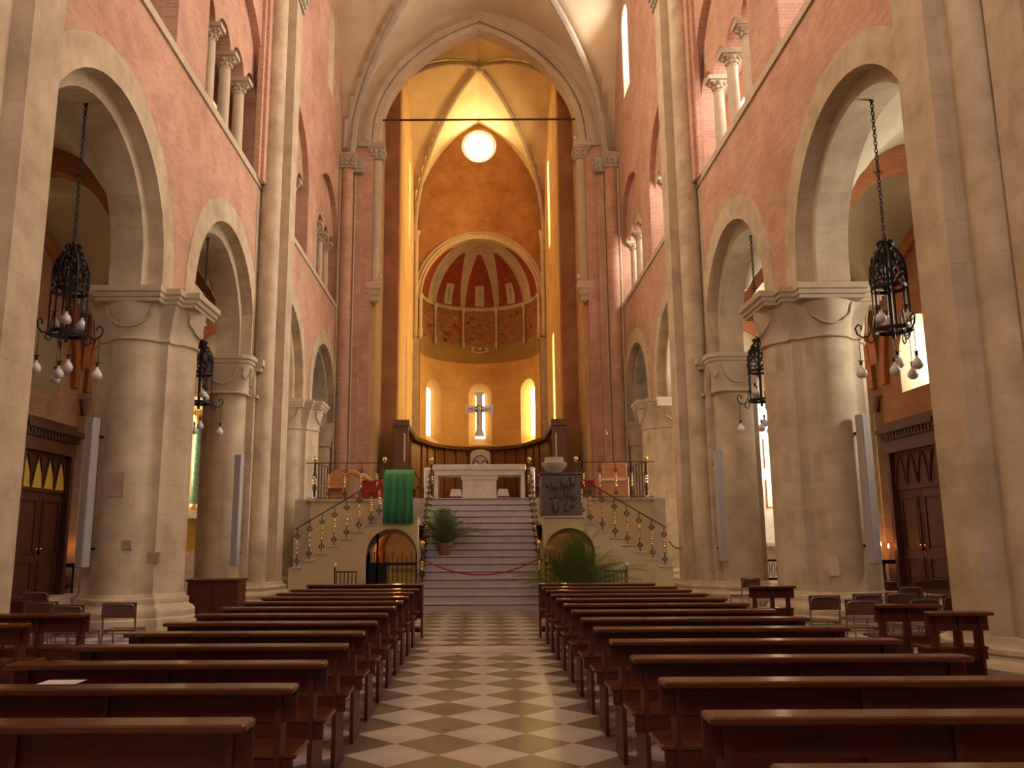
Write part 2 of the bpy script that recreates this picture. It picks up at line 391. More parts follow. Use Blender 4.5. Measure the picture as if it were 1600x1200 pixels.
COLL = {(-1, 2): 'thick clustered stone column left of the aisle, with scalloped capital and grey speaker',
        (1, 2): 'thick clustered stone column on the right with scalloped capital and paper notice',
        (-1, 4): 'far left stone column beside the left side stair and balcony',
        (1, 4): 'far right stone column beside the right side stair and balcony',
        (-1, 0): 'nearest left stone column beside the camera', (1, 0): 'nearest right stone column beside the camera'}
for s in (-1, 1):
    for i in (2, 4):
        y = SUP[i]; cx = s * 6.45
        t = thing('stone_column', COLL[(s, i)], 'column', (cx, y, 0))
        b = MB(); col_base(b, 0, 0); b.build('base', 'stone', t, True)
        b = MB(); b.loft([[(x, yy, z) for x, yy in lobed(0, 0, 1.0)] for z in (.66, 2, 3.2, 4.3, 5.23)]); b.build('shaft', 'stone', t, True)
        b = MB(); col_capital(b, 0, 0); b.build('capital', 'stone_plain', t, True)

PIERL = {(-1, 1): 'tall near stone pier at the left edge with pilaster and round shaft',
         (1, 1): 'tall near stone pier at the right edge with pilaster and round shaft',
         (-1, 3): 'tall stone pier past the left column, rising with a round shaft to the vault',
         (1, 3): 'tall stone pier past the right column, rising with a round shaft to the vault'}
def shaft_capital(mb, x0, x1, y0, y1, z, h=.75):
    """leafy block capital with abacus over a pilaster"""
    cx, cy, hx, hy = (x0 + x1) / 2, (y0 + y1) / 2, (x1 - x0) / 2, (y1 - y0) / 2
    def ringr(k, zz): return [(cx - hx * k, cy - hy * k, zz), (cx + hx * k, cy - hy * k, zz), (cx + hx * k, cy + hy * k, zz), (cx - hx * k, cy + hy * k, zz)]
    mb.loft([ringr(k, z + h * t) for k, t in ((1.0, 0), (1.1, .03), (1.1, .09), (1.0, .12), (1.08, .35), (1.22, .62), (1.3, .74))])
    mb.loft([ringr(k, z + h * t) for k, t in ((1.3, .74), (1.42, .80), (1.42, .88), (1.5, .92), (1.5, 1.0))])
    nl = max(2, int(hx * 2 / .16)); nm = max(2, int(hy * 2 / .16))
    for lv, kk, zz in ((0, 1.12, .30), (1, 1.25, .58)):
        for i in range(nl):
            for sy in (-1, 1):
                mb.sphere((cx - hx * kk + (i + .5) * 2 * hx * kk / nl, cy + sy * hy * kk, z + h * zz), .06, 6, 1.3)
        for i in range(nm):
            for sx in (-1, 1):
                mb.sphere((cx + sx * hx * kk, cy - hy * kk + (i + .5) * 2 * hy * kk / nm, z + h * zz), .06, 6, 1.3)
PZ = 17.0
for s in (-1, 1):
    for i in (1, 3):
        y = SUP[i]
        BH = .56; QS = (-1, 1) if i == 3 else ()
        t = thing('stone_pier', PIERL[(s, i)], 'pier', (0, y, 0))
        xp = 5.22 if i == 3 else 5.38
        b = MB()
        # core with pilaster
        b.box(xp, 6.0, -.35, .35, BH, PZ); b.box(5.80, 7.1, -.98, .98, BH, IMP)
        b.box(5.93, 6.2, -.98, .98, IMP, 10.9)
        b.box(5.62, 6.0, -.50, .50, BH, PZ + .6)
        b.build('shaft', 'stone', t, flipx=s < 0)
        for q in (-1, 1):
            b = MB(); b.lathe([(.27, BH), (.27, 5), (.27, 9), (.27, 13), (.27, PZ)], (xp + .47, q * .55), 20)
            b.build('round_shaft', 'stone', t, True, flipx=s < 0)
        b = MB()
        b.box(5.78, 6.0, -1.12, -.8, 11.1, PZ + 4); b.box(5.78, 6.0, .8, 1.12, 11.1, PZ + 4)
        b.box(5.86, 6.0, -1.3, -1.1, 11.1, PZ + 4); b.box(5.86, 6.0, 1.1, 1.3, 11.1, PZ + 4)
        b.build('brick_jamb', 'brick', t, flipx=s < 0)
        b = MB()
        if i == 1: b.box(6.0, 6.9, -1.0, 1.16, BH, IMP + .5); b.box(5.75, 6.2, -1.5, -.9, BH, 16)
        for q in QS:
            b.lathe([(.50, BH), (.50, 3), (.50, 5.25)], (6.47, q * .95), 24)
        b.build('respond_shaft', 'stone', t, True, flipx=s < 0)
        b = MB()
        for q in QS:
            def rp(cx, cy, k=1.0, n=64, **kw):
                return [(cx + (.52 + (k - 1) * .9) * max(-1.0, min(1.0, 1.35 * cos(2 * pi * j / n))), cy + (.5 + (k - 1) * .9) * max(-1, min(1, 1.15 * sin(2 * pi * j / n)))) for j in range(n)]
            col_capital(b, 6.47, q * .95, plan=rp)
        if i == 1: b.box(6.3, 6.92, .9, 1.2, 6.0, 6.2)
        else: b.box(5.66, 7.1, -.99, .99, 5.9, 6.03); b.box(5.60, 7.1, -1.02, 1.02, 6.03, 6.2); b.box(5.72, 7.1, -.99, .99, 5.2, 5.28)
        b.build('respond_capital', 'stone_plain', t, True, flipx=s < 0)
        b = MB()
        foot = [(xp - .02, -.38), (xp + .2, -.86), (5.85, -1.02), (6.0, -1.42), (6.95, -1.42), (7.15, -1.0), (7.15, 1.0), (6.95, 1.42), (6.0, 1.42), (5.85, 1.02), (xp + .2, .86), (xp - .02, .38)]
        fc = (6.4, 0)
        def fr(k, z): return [(fc[0] + (x - fc[0]) * (1 + (k - 1) * .85), (yy) * k, z * .62) for x, yy in foot]
        b.loft([fr(k, z) for k, z in ((1.22, 0), (1.22, .26), (1.19, .3), (1.21, .36), (1.22, .44), (1.17, .52), (1.09, .58), (1.08, .63), (1.10, .67), (1.095, .74), (1.03, .78), (1.01, .85), (1.0, .92))])
        b.build('base', 'stone', t, False, flipx=s < 0)
        b = MB(); shaft_capital(b, xp - .02, 5.95, -.42, .42, PZ, .75)
        for q in (-1, 1): shaft_capital(b, xp + .2, 5.95, q * .58 - .24, q * .58 + .24, PZ, .7)
        b.build('capital', 'stone_grey', t, True, flipx=s < 0)

# arch pier before the choir (pier five)
for s in (-1, 1):
    y = 34.8
    t = thing('chancel_pier', 'brick pier on the %s carrying the great pointed arch, with corbelled stone colonnette' % SIDE[s], 'pier', (0, y, 0))
    b = MB(); b.box(4.62, 7.0, -.35, .55, 0, 18.5); b.box(5.05, 7.0, -.62, -.3, 0, 17.7); b.box(5.45, 7.0, -.81, -.6, 0, 17.7)
    b.box(4.62, 7.0, -.35, .55, 18.5, 26.0) if False else None
    b.build('brick_shaft', 'brick', t, flipx=s < 0)
    b = MB(); b.lathe([(.26, 0), (.26, 6), (.26, 12), (.26, 17.7)], (5.62, -.92), 18); b.build('round_brick_shaft', 'brick', t, True, flipx=s < 0)
    b = MB(); b.lathe([(.05, 0), (.05, 17.7)], (5.9, -1.05), 8); b.lathe([(.035, 0), (.035, 17.7)], (5.32, -.66), 8); b.build('thin_stone_shaft', 'stone_plain', t, True, flipx=s < 0)
    b = MB(); b.lathe([(.24, 12.4), (.24, 14), (.24, 16), (.24, 17.95)], (4.48, -.05), 18); b.build('colonnette', 'stone_plain', t, True, flipx=s < 0)
    b = MB(); b.loft([[(4.48 - k, -.05 - k, z), (4.48 + k, -.05 - k, z), (4.48 + k, -.05 + k, z), (4.48 - k, -.05 + k, z)] for k, z in ((.05, 11.5), (.16, 11.6), (.17, 11.75), (.25, 11.85), (.26, 12.0), (.33, 12.1), (.33, 12.3), (.28, 12.4))])
    b.build('corbel', 'stone_plain', t, False, flipx=s < 0)
    b = MB(); shaft_capital(b, 4.24, 4.76, -.32, .32, 17.95, .6); b.box(4.15, 5.25, -.45, .55, 18.5, 18.72)
    shaft_capital(b, 5.36, 5.92, -1.18, -.66, 17.15, .65); shaft_capital(b, 5.0, 5.36, -.86, -.5, 17.1, .6)
    b.build('capital', 'stone_grey', t, True, flipx=s < 0)
    b = MB(); shaft_capital
    # low respond carrying the last arcade arch
    b.lathe([(.48, 0), (.48, 3), (.48, 5.25)], (6.47, -.95), 20); b.box(5.9, 7.0, -1.35, -.85, 5.95, 6.2); b.lathe([(.5, 5.22), (.55, 5.3), (.5, 5.35), (.62, 5.9), (.66, 6.0)], (6.47, -.95), 20)
    b.build('respond', 'stone', t, True, flipx=s < 0)

# triforium colonnettes (only those the photograph shows)
proto = None
TL = {}
def colonnette_name(s, bi, k):
    pos = ['nearest', 'middle', 'farthest'][k]
    bay = {2: 'second gallery bay, above the second arcade arch', 3: 'third gallery bay, behind the tall pier', 4: 'fourth gallery bay, beside the chancel pier', 1: 'first gallery bay, above the nearest arch'}[bi]
    return '%s slender gallery colonnette in the %s %s' % (pos, SIDE[s], bay)
for s in (-1, 1):
    for bi in (1, 2, 3, 4):
        for k in range(3):
            loc = (s * (W + .34), BAYS[bi] + (k - 1) * 1.2, 11.14)
            if proto is None:
                proto = thing('gallery_colonnette', colonnette_name(s, bi, k), 'colonnette', loc, 0, 'colonnettes of the brick gallery')
                b = MB(); b.lathe([(.19, -.12), (.19, -.02), (.17, 0), (.18, .06), (.14, .1), (.13, .13)], n=12); b.build('base', 'stone_plain', proto, True)
                b = MB(); b.lathe([(.15, .12), (.145, 1), (.135, 1.95)], n=14); b.build('shaft', 'stone_plain', proto, True)
                b = MB(); b.lathe([(.12, 1.93), (.15, 1.95), (.12, 1.99), (.14, 2.08), (.2, 2.2)], n=10)
                b.box(-.30, .30, -.19, .19, 2.25, 2.36); b.box(-.24, .24, -.16, .16, 2.18, 2.25)
                for a in range(8): b.sphere((.19 * cos(a * pi / 4), .16 * sin(a * pi / 4), 2.16), .055, 6); b.sphere((.15 * cos(a * pi / 4 + .4), .14 * sin(a * pi / 4 + .4), 2.05), .045, 6)
                b.build('capital', 'stone_plain', proto, True)
            else:
                dup(proto, loc, 0, colonnette_name(s, bi, k))

# ------------------------------------------------------------------ nave vault and walls across
def fprof(u, rho):
    u = max(0.0, min(1.0, u)); return sqrt(max(0, 2 * rho * u - u * u)) / sqrt(2 * rho - 1)
def groin(mb, xh, y0, y1, sp, rise, dome=0.0, nx=28, ny=28, rho=1.15, xc=0, xe=None):
    yc = (y0 + y1) / 2; yh = (y1 - y0) / 2; rows = []
    for j in range(ny + 1):
        v = 1 - 2 * j / ny; v = math.copysign(1 - (1 - abs(v)) ** 1.0, v)
        row = []
        for i in range(nx + 1):
            u = 1 - 2 * i / nx
            a = fprof(1 - abs(u), rho); b = fprof(1 - abs(v), rho)
            z = sp + rise * max(a, b) + dome * (1 - u * u) * (1 - v * v)
            xw = xh if xe is None else xh + (xe - xh) * j / ny
            row.append((xc - u * xw, yc - v * yh, z))
        rows.append(row)
    o = len(mb.v)
    for r in rows: mb.v += r
    n = nx + 1
    for j in range(ny):
        for i in range(nx):
            a = o + j * n + i; mb.f.append((a, a + 1, a + n + 1, a + n))
def diag_rib(mb, xh, y0, y1, sp, rise, dome, rho, r, sx, xc=0, xe=None):
    yc = (y0 + y1) / 2; yh = (y1 - y0) / 2; pts = []
    for i in range(41):
        t = -1 + 2 * i / 40; t = math.copysign(abs(t) ** .8, t)
        f = fprof(1 - abs(t), rho)
        xw = xh if xe is None else xh + (xe - xh) * (1 + t) / 2
        pts.append((xc + sx * t * xw, yc + t * yh, sp + rise * f + dome * (1 - t * t) ** 2 - r * .6))
    mb.tube(pts, r, 8)
RHO = 1.12
for (ya, yb, nm) in ((22.35, 34.55, 'ceiling'), (9.6, 22.35, 'ceiling_nave_front'), (-7, 9.6, 'ceiling_nave_entrance')):
    mb = MB(); groin(mb, 5.95, ya, yb, 17.6, 7.5, .3, rho=RHO, nx=40, ny=40); struct(mb.build(nm, 'plaster', None, True))
mb = MB()
for sx in (1, -1):
    diag_rib(mb, 5.6, 22.6, 34.3, 17.7, 7.35, .3, RHO, .17, sx); diag_rib(mb, 5.6, 9.8, 22.1, 17.7, 7.35, .3, RHO, .17, sx)
struct(mb.build('trim_30', 'stone_grey', None, True))
def pointed(hw, sp, rise, rho=RHO, n=40, grow=0.0):
    out = []
    for i in range(n + 1):
        u = -1 + 2 * i / n; u = math.copysign(1 - (1 - abs(u)) ** 1.6, u)
        out.append((u * (hw + grow), sp + (rise + grow) * fprof(1 - abs(u), rho)))
    return out
def pband(mb, hw, sp, rise, g0, g1, ya, yb, rho=RHO, base=None):
    a = pointed(hw, sp, rise, rho, grow=g0); b = pointed(hw, sp, rise, rho, grow=g1)
    if base is not None: a = [(a[0][0], base)] + a + [(a[-1][0], base)]; b = [(b[0][0], base)] + b + [(b[-1][0], base)]
    mb.loft([[(p[0], ya, p[1]), (q[0], ya, q[1]), (q[0], yb, q[1]), (p[0], yb, p[1])] for p, q in zip(a, b)])
# transverse arch between nave bays and the great chancel arch
mb = MB(); pband(mb, 5.25, 17.7, 6.9, 0, .55, 22.0, 22.7); struct(mb.build('trim_31', 'stone_plain', None, True))
RH2 = 1.18
mb = MB(); RH3 = 1.7; CS, CR = 19.0, 5.2
pband(mb, 4.36, CS, CR, .33, .68, 34.36, 34.95, RH3, 18.7); pband(mb, 4.36, CS, CR, 0, .35, 34.5, 35.2, RH3, 18.7); pband(mb, 4.36, CS, CR, .40, .52, 34.3, 34.4, RH3, 18.7)
struct(mb.build('trim_32', 'stone_plain'))
# wall above the chancel arch
mb = MB(); a = pointed(4.36, CS, CR, RH3, grow=.3)
pts = [(-6.6, 17.4)] + [(-4.66, 17.4)] + a + [(4.66, 17.4), (6.6, 17.4)]
tops = [(p[0], 26.4) for p in pts]
mb.loft([[(p[0], 34.5, p[1]), (q[0], 34.5, q[1]), (q[0], 35.2, q[1]), (p[0], 35.2, p[1])] for p, q in zip(pts, tops)])
struct(mb.build('wall_chancel_arch', 'plaster'))
# choir bay: side walls, cross piers, end wall, vault
CE = 47.0; CX = 3.80; RA = 3.40; AS = 15.5
for s in (-1, 1):
    P = lambda u, z, d, s=s: (s * d, u, z)
    mb = MB(); strip_wall(mb, 38.4, CE + .4, 0, 27.2, CX, CX + .9, P, [(42.6, .5, 11.6, 6.9), (43.6, .5, 21.6, 17.2)])
    struct(mb.build('wall_choir_' + SIDE[s], 'ochre'))
    window(arch_out(.5, 6.9, 11.6, c=42.6), CX + .02, arch_out(.24, 7.3, 11.7, c=42.6), CX + .85, P, L_CHOIR if s > 0 else (L_CHOIR[0], 6.0))
    window(arch_out(.5, 17.2, 21.6, c=43.6), CX + .02, arch_out(.24, 17.6, 21.7, c=43.6), CX + .85, P, (L_CHOIR[0], 130.0 if s > 0 else 30.0))
    b = MB(); b.box(CX - .02, 6.9, 37.7, 38.45, 0, 27.2) ; struct(b.build('wall_cross_' + SIDE[s], 'brick_choir', flipx=s < 0))
    b = MB(); strip_wall(b, 35.1, 37.8, 0, 27.2, 4.46, 5.3, lambda u, z, d: (d, u, z), []); struct(b.build('wall_bay_' + SIDE[s], 'ochre', flipx=s < 0))
mb = MB(); groin(mb, 5.0, 35.1, CE, 18.7, 7.4, .35, rho=1.5, nx=36, ny=36, xe=3.95); struct(mb.build('ceiling_choir', 'plaster', None, True))
mb = MB()
for sx in (1, -1): diag_rib(mb, 4.95, 35.3, CE - .15, 18.75, 7.3, .3, 1.5, .13, sx, xe=3.8)
mb.sphere((0, 41.1, 26.2), .33, 14, .6)
struct(mb.build('trim_33', 'stone_grey', None, True))
# end wall with apse opening and oculus
P = lambda u, z, d: (u, d, z)
mb = MB(); strip_wall(mb, -CX - .9, CX + .9, 0, 21.6, CE, CE + .6, P, [(0, RA, AS, 2.7)])
strip_wall(mb, -CX - .9, CX + .9, 21.6, 24.66, CE, CE + .6, P, [(0, .99, 40, 0)]) if False else None
# band with the oculus: quads around a circle
N = 48; OC = 24.66; rO = 1.0
circ = [(rO * cos(2 * pi * i / N), OC + rO * sin(2 * pi * i / N)) for i in range(N)]
def sq(t):
    dx, dz = cos(t), sin(t); k = min((CX + .9) / max(abs(dx), 1e-6), ((27.4 - OC) if dz > 0 else (OC - 21.6)) / max(abs(dz), 1e-6)); return (dx * k, OC + dz * k)
angs = sorted([2 * pi * i / N for i in range(N)] + [math.atan2(sz_, sx_) % (2 * pi) for sx_, sz_ in ((CX + .9, 27.4 - OC), (-CX - .9, 27.4 - OC), (-CX - .9, 21.6 - OC), (CX + .9, 21.6 - OC))])
inn = [(rO * cos(t), OC + rO * sin(t)) for t in angs]; ou = [sq(t) for t in angs]
rg = [[(p[0], CE, p[1]), (q[0], CE, q[1]), (q[0], CE + .6, q[1]), (p[0], CE + .6, p[1])] for p, q in zip(inn, ou)]
mb.loft(rg + [rg[0]], cap=False)
struct(mb.build('wall_choir_end', 'brick_choir'))
o1 = [(rO * cos(2 * pi * i / N), OC + rO * sin(2 * pi * i / N)) for i in range(N)]; o2 = [(.80 * rO * cos(2 * pi * i / N), OC + .80 * rO * sin(2 * pi * i / N)) for i in range(N)]
window(o1, CE + .02, o2, CE + .45, P, L_OCULUS, bars=False)
mb = MB()
for r, k in ((1.04, .06), (.92, .04)): mb.tube([(r * cos(2 * pi * i / N), CE - .01, OC + r * sin(2 * pi * i / N)) for i in range(N)], k, 6, True)
struct(mb.build('trim_34', 'stone_plain', None, True))
mb = MB()
ring_arch(mb, 0, RA - .05, RA + .14, AS, AS - .2, CE - .10, CE + .3, P, 36); ring_arch(mb, 0, RA + .14, RA + .34, AS, AS - .1, CE - .05, CE + .1, P, 36)
for r, k in ((RA - .02, .05), (RA + .15, .045), (RA + .33, .04)): mb.tube([(-r * cos(pi * i / 36), CE - .10, AS + r * sin(pi * i / 36)) for i in range(37)], k, 6)
struct(mb.build('trim_35', 'stone_plain'))
for s in (-1, 1):
    b = MB(); b.lathe([(.14, 13.5), (.14, 19.0)], (s * 3.68, CE - .12), 12); b.lathe([(.14, 18.9), (.17, 18.95), (.15, 19.0), (.24, 19.25), (.25, 19.3)], (s * 3.68, CE - .12), 12)
    b.lathe([(.10, 13.4), (.10, 15.3)], (s * 3.40, CE - .06), 10); b.lathe([(.1, 15.2), (.13, 15.25), (.19, 15.5)], (s * 3.40, CE - .06), 10)
    for xx, r in ((3.68, .17), (3.40, .14)):
        b.lathe([(.04, 12.85), (r, 13.05), (r * .8, 13.15), (r * 1.1, 13.3), (r, 13.5)], (s * xx, CE - .1), 10)
    struct(b.build('trim_%d' % (36 if s < 0 else 37), 'stone_plain', None, True))
    b = MB(); b.box(min(s * 3.46, s * 3.82), max(s * 3.46, s * 3.82), CE - .18, CE + .02, 2.7, 12.9); struct(b.build('trim_%d' % (38 if s < 0 else 39), 'stone_grey'))
# apse
def PC(u, z, d):
    a = u / RA; r = RA + d; return (r * sin(a), CE + .1 + r * cos(a), z)
AW = [0.0, -RAD(55) * RA, RAD(57) * RA]
mb = MB(); strip_wall(mb, -RA * pi / 2, RA * pi / 2, 2.0, AS, 0, .9, PC, [(c, .70, 10.22, 7.15) for c in AW], du=.25)
struct(mb.build('wall_apse', 'apse_brick', None, True))
for i, c in enumerate(AW):
    window(arch_out(.70, 7.15, 10.22, c=c), .005, arch_out(.26, 7.6, 10.2, c=c), .42, PC, L_APSE_SUN if i == 2 else L_APSE, reveal='ochre')
# plastered band with frescoes, string course, colonnettes
def cyl_panel(mb, a0, a1, z0, z1, d, n=12, zf=None):
    pts0 = []; pts1 = []
    for i in range(n + 1):
        a = (a0 + (a1 - a0) * i / n) * RA; pts0.append(PC(a, z0, d)); pts1.append(PC(a, z1, d))
    mb.loft([pts0, pts1], closed=False, cap=False)
mb = MB(); cyl_panel(mb, -pi / 2, pi / 2, 12.15, AS, -.02, 48); struct(mb.build('trim_40', 'dark_ochre', None, True))
ribs = [RAD(a) for a in (-54, -18, 18, 54)]
fb = [-pi / 2 + .04] + ribs + [pi / 2 - .04]
fl = ['leftmost', 'second from left', 'middle', 'fourth from left', 'rightmost']
for i in range(5):
    b = MB(); cyl_panel(b, fb[i] + .035, fb[i + 1] - .035, 13.35, 15.35, -.035, 10)
    tag(b.build('fresco', 'fresco', None, True), '%s faded fresco in the band between colonnettes on the apse wall' % fl[i], 'fresco', 'apse frescoes')
b = MB(); b.tube([PC(RA * (-.16 + .32 * i / 10), 12.95 - .12 * sin(pi * i / 10), -.04) for i in range(11)], .05, 5); b.sphere(PC(0, 13.05, -.05), .14, 8); b.sphere(PC(.42, 13.1, -.05), .13, 8); b.sphere(PC(-.42, 13.1, -.05), .13, 8)
tag(b.build('painted_crest', 'stone_grey', None, True), 'small pale crest ornament below the middle apse fresco', 'ornament')
b = MB(); N2 = 48
for (d, z, r) in ((-.08, 15.50, .07), (-.05, 15.62, .05)): b.tube([PC(RA * (-pi / 2 + pi * i / N2), z, d) for i in range(N2 + 1)], r, 6)
struct(b.build('trim_41', 'stone_plain', None, True))
for i, a in enumerate(ribs):
    p = PC(a * RA, 0, -.12)
    t = thing('apse_colonnette', '%s corbelled colonnette on the apse wall, under a dome rib' % ['leftmost', 'second from left', 'third from left', 'rightmost'][i], 'colonnette', (p[0], p[1], 0), 0, 'colonnettes on the apse wall')
    b = MB(); b.lathe([(.06, 13.45), (.06, 15.2)], n=10); b.build('shaft', 'stone_plain', t, True)
    b = MB(); b.lathe([(.07, 15.15), (.09, 15.2), (.07, 15.24), (.16, 15.45), (.18, 15.55)], n=10); b.build('capital', 'stone_plain', t, True)
    b = MB(); b.lathe([(.03, 13.0), (.11, 13.15), (.08, 13.25), (.12, 13.35), (.08, 13.48)], n=10); b.build('corbel', 'stone_grey', t, True)
# half dome in stone with red pointed gores
def PD(a, e, d=0):
    r = RA + d; return (r * cos(e) * sin(a), CE + .1 + r * cos(e) * cos(a), AS + r * sin(e))
mb = MB(); mb.loft([[PD(-pi / 2 + pi * i / 40, pi / 2 * j / 20, 0) for i in range(41)] for j in range(21)], closed=False, cap=False)
struct(mb.build('ceiling_apse', 'stone_grey', None, True))
gb = [-pi / 2 - RAD(18)] + ribs + [pi / 2 + RAD(18)]
for i in range(5):
    c = (gb[i] + gb[i + 1]) / 2; hw = RAD(18)
    b = MB(); rows = []
    for j in range(15):
        e = RAD(2) + RAD(60) * j / 14; k = max(.001, hw - (.10 + .36 * e / (pi / 2)) / (RA * cos(e)))
        a0, a1 = max(c - k, -pi / 2 + .03), min(c + k, pi / 2 - .03)
        if a1 < a0: a0 = a1 = (a0 + a1) / 2
        rows.append([PD(a0 + (a1 - a0) * q / 8, e, -.03) for q in range(9)])
    b.loft(rows, closed=False, cap=False)
    struct(b.build('trim_%d' % (42 + i), 'red_dome', None, True))
    if 0 < i < 4:
        b = MB(); b.loft([[PD(c - .085, RAD(4) + RAD(22) * j / 6, -.10), PD(c + .085, RAD(4) + RAD(22) * j / 6, -.10), PD(c + .085, RAD(4) + RAD(22) * j / 6, -.03), PD(c - .085, RAD(4) + RAD(22) * j / 6, -.03)] for j in range(7)])
        for j, r in ((6, .07), (9, .10), (13, .09), (17, .085), (20, .06)): b.sphere(PD(c, RAD(j + 2), -.11), r, 8, 1.3)
        tag(b.build('relief_statue', 'stone_grey', None, True), '%s grey relief figure panel in a red gore of the apse dome' % ['', 'left', 'middle', 'right'][i], 'relief', 'relief panels in the apse dome')
b = MB()
for a in ribs:
    for off in (-.03, .03):
        b.tube([PD(a + math.copysign((.08 + .32 * j / 20) / (RA * max(.12, cos(RAD(80) * j / 20))), off), RAD(80) * j / 20, -.03) for j in range(21)], .05, 5)
struct(b.build('trim_50', 'stone_plain', None, True))
# iron tie bar
b = MB(); b.bar((-4.3, 34.7, 19.9), (4.3, 34.7, 19.9), .045, 6)
tag(b.build('tie_bar', 'iron_brown'), 'long iron tie bar across the great pointed chancel arch', 'tie bar')

# ------------------------------------------------------------------ floor, back wall, outer walls, aisles
b = MB(); b.box(-11.4, 11.4, -7.4, 36, -.3, 0); struct(b.build('floor', 'floor'))
b = MB(); b.box(-.75, .75, 12.6, 13.4, 0, .004)
tag(b.build('floor_slab', 'step'), 'pale inlaid marble memorial slab in the centre aisle floor', 'floor slab')
P = lambda u, z, d: (u, d, z)
b = MB(); strip_wall(b, -11.4, 11.4, 0, 27, -7.4, -7.0, P, []); struct(b.build('wall_entrance', 'brick'))
N = 40; o1 = [(2.6 * cos(2 * pi * i / N), 12.5 + 2.6 * sin(2 * pi * i / N)) for i in range(N)]
WIN[0] += 1; b = MB(); pane(b, o1, -6.98, P); struct(b.build('window_%d' % WIN[0], pane_mat('west_rose_fill', L_WEST)))  # unseen glowing disc, added behind the camera to light the nave piers
WIN[0] += 1; b = MB(); pane(b, [(-1.6, .1), (1.6, .1), (1.6, 5.0), (-1.6, 5.0)], -6.98, P); struct(b.build('window_%d' % WIN[0], pane_mat('west_door_fill', (L_WEST[0], 1.4))))  # unseen glowing sheet at the west door, added as low fill light
XW = 10.8
DW = {}
for s in (-1, 1):
    P = lambda u, z, d, s=s: (s * d, u, z)
    mb = MB(); strip_wall(mb, -7, 29.2, 0, 10.6, XW, XW + .8, P, [(20.35, .95, 6.1, 5.25), (13.5, .95, 6.1, 5.25), (26.4, .95, 6.1, 3.6)])
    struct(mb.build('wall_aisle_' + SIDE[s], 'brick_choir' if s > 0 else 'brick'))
    for c, zb, kf in ((20.35, 5.25, .30), (13.5, 5.25, 1), (26.4, 3.6, 1.2)):  # nearest is unseen fill light, farthest is added to light the side altars
        LL = L_AISLE_R if s > 0 else L_AISLE_L
        if s < 0 and c == 20.35: kf = .01
        if s < 0 and c > 25: kf = 7
        window(arch_out(.95, zb, 6.1, c=c), XW + .01, arch_out(.55, zb + .12, 6.15, c=c), XW + .75, P, (LL[0], LL[1] * kf), reveal='aisle_plaster')
    # end wall of the aisle with chapel window
    b = MB(); strip_wall(b, 7.0, 11.4, 0, 10.6, 29.0, 29.4, lambda u, z, d: (u, d, z), []); struct(b.build('wall_aisle_end_' + SIDE[s], 'aisle_plaster', flipx=s < 0))
    # presbytery side wall above the aisle end
    # aisle vaults and transverse arches
    mb = MB()
    ys = [3.3, 9.6, 16.0, 22.35, 28.9]
    for a, c in zip(ys, ys[1:]): groin(mb, 2.03, a, c, 6.3, 3.1, .15, nx=20, ny=20, rho=1.05, xc=s * 8.78)
    struct(mb.build('ceiling_aisle_' + SIDE[s], 'aisle_plaster', None, True))
    mb = MB()
    for yy in ys[1:]:
        n = 20; rings = []
        for i in range(n + 1):
            t = pi * i / n; x = s * (8.78 - 2.03 * cos(t)); z = 6.2 + 2.9 * sin(t) ** .95
            x2 = s * (8.78 - 1.86 * cos(t)); z2 = 6.2 + 2.72 * sin(t) ** .95
            rings.append([(x, yy - .2, z + .3), (x2, yy - .2, z2), (x2, yy + .2, z2), (x, yy + .2, z + .3)])
        mb.loft(rings)
    for yc in (12.8, 19.2, 25.6):
        n = 20; rings = []
        for i in range(n + 1):
            t = pi * i / n; rings.append([(s * (XW - .12), yc - 3.0 * cos(t), 5.6 + 3.6 * sin(t)), (s * (XW - .12), yc - 2.72 * cos(t), 5.6 + 3.3 * sin(t)), (s * (XW + .01), yc - 2.72 * cos(t), 5.6 + 3.3 * sin(t)), (s * (XW + .01), yc - 3.0 * cos(t), 5.6 + 3.6 * sin(t))])
        mb.loft(rings)
    struct(mb.build('trim_%d' % (60 if s < 0 else 61), 'rib_brick', None, True))
    for j, yy in enumerate((16.0, 22.7)):
        t = thing('wall_respond', 'stone half column on the %s aisle wall, %s the wooden door' % (SIDE[s], ('before', 'beyond')[j]), 'half column', (s * (XW - .1), yy, 0))
        b = MB(); b.lathe([(.17, .5), (.17, 4.9)], (-s * .12, 0), 14); b.box(-.12, .12, -.26, -.12, .5, 4.9); b.box(-.12, .12, .12, .26, .5, 4.9); b.build('shaft', 'stone', t, True)
        b = MB(); b.lathe([(.18, 4.85), (.21, 4.9), (.18, 4.95), (.27, 5.3), (.30, 5.36)], (-s * .12, 0), 14); b.box(-.42, .1, -.34, .34, 5.36, 5.5) if s > 0 else b.box(-.1, .42, -.34, .34, 5.36, 5.5); b.build('capital', 'stone_plain', t, True)
        b = MB(); b.lathe([(.3, 0), (.3, .35), (.24, .4), (.22, .5)], (-s * .12, 0), 14); b.build('base', 'stone', t, True)
    # big wooden entrance door
    y0, y1 = 19.25, 21.75
    d = thing('door_%d' % (1 if s < 0 else 2), 'tall dark wooden panelled side door in the %s aisle%s' % (SIDE[s], ' with yellow glass arches' if s < 0 else ' under a bright window'), 'door', (s * XW, 0, 0)); d['kind'] = 'structure'
    X = lambda a: -s * a
    def bx(mb, d0, d1, a, c, z0, z1): mb.box(min(X(d0), X(d1)), max(X(d0), X(d1)), a, c, z0, z1)
    b = MB(); bx(b, 0, .35, y0, y0 + .16, .2, 4.0); bx(b, 0, .35, y1 - .16, y1, .2, 4.0); bx(b, 0, .38, y0, y1, 3.72, 4.05); b.build('door_frame', 'wood_door', d)
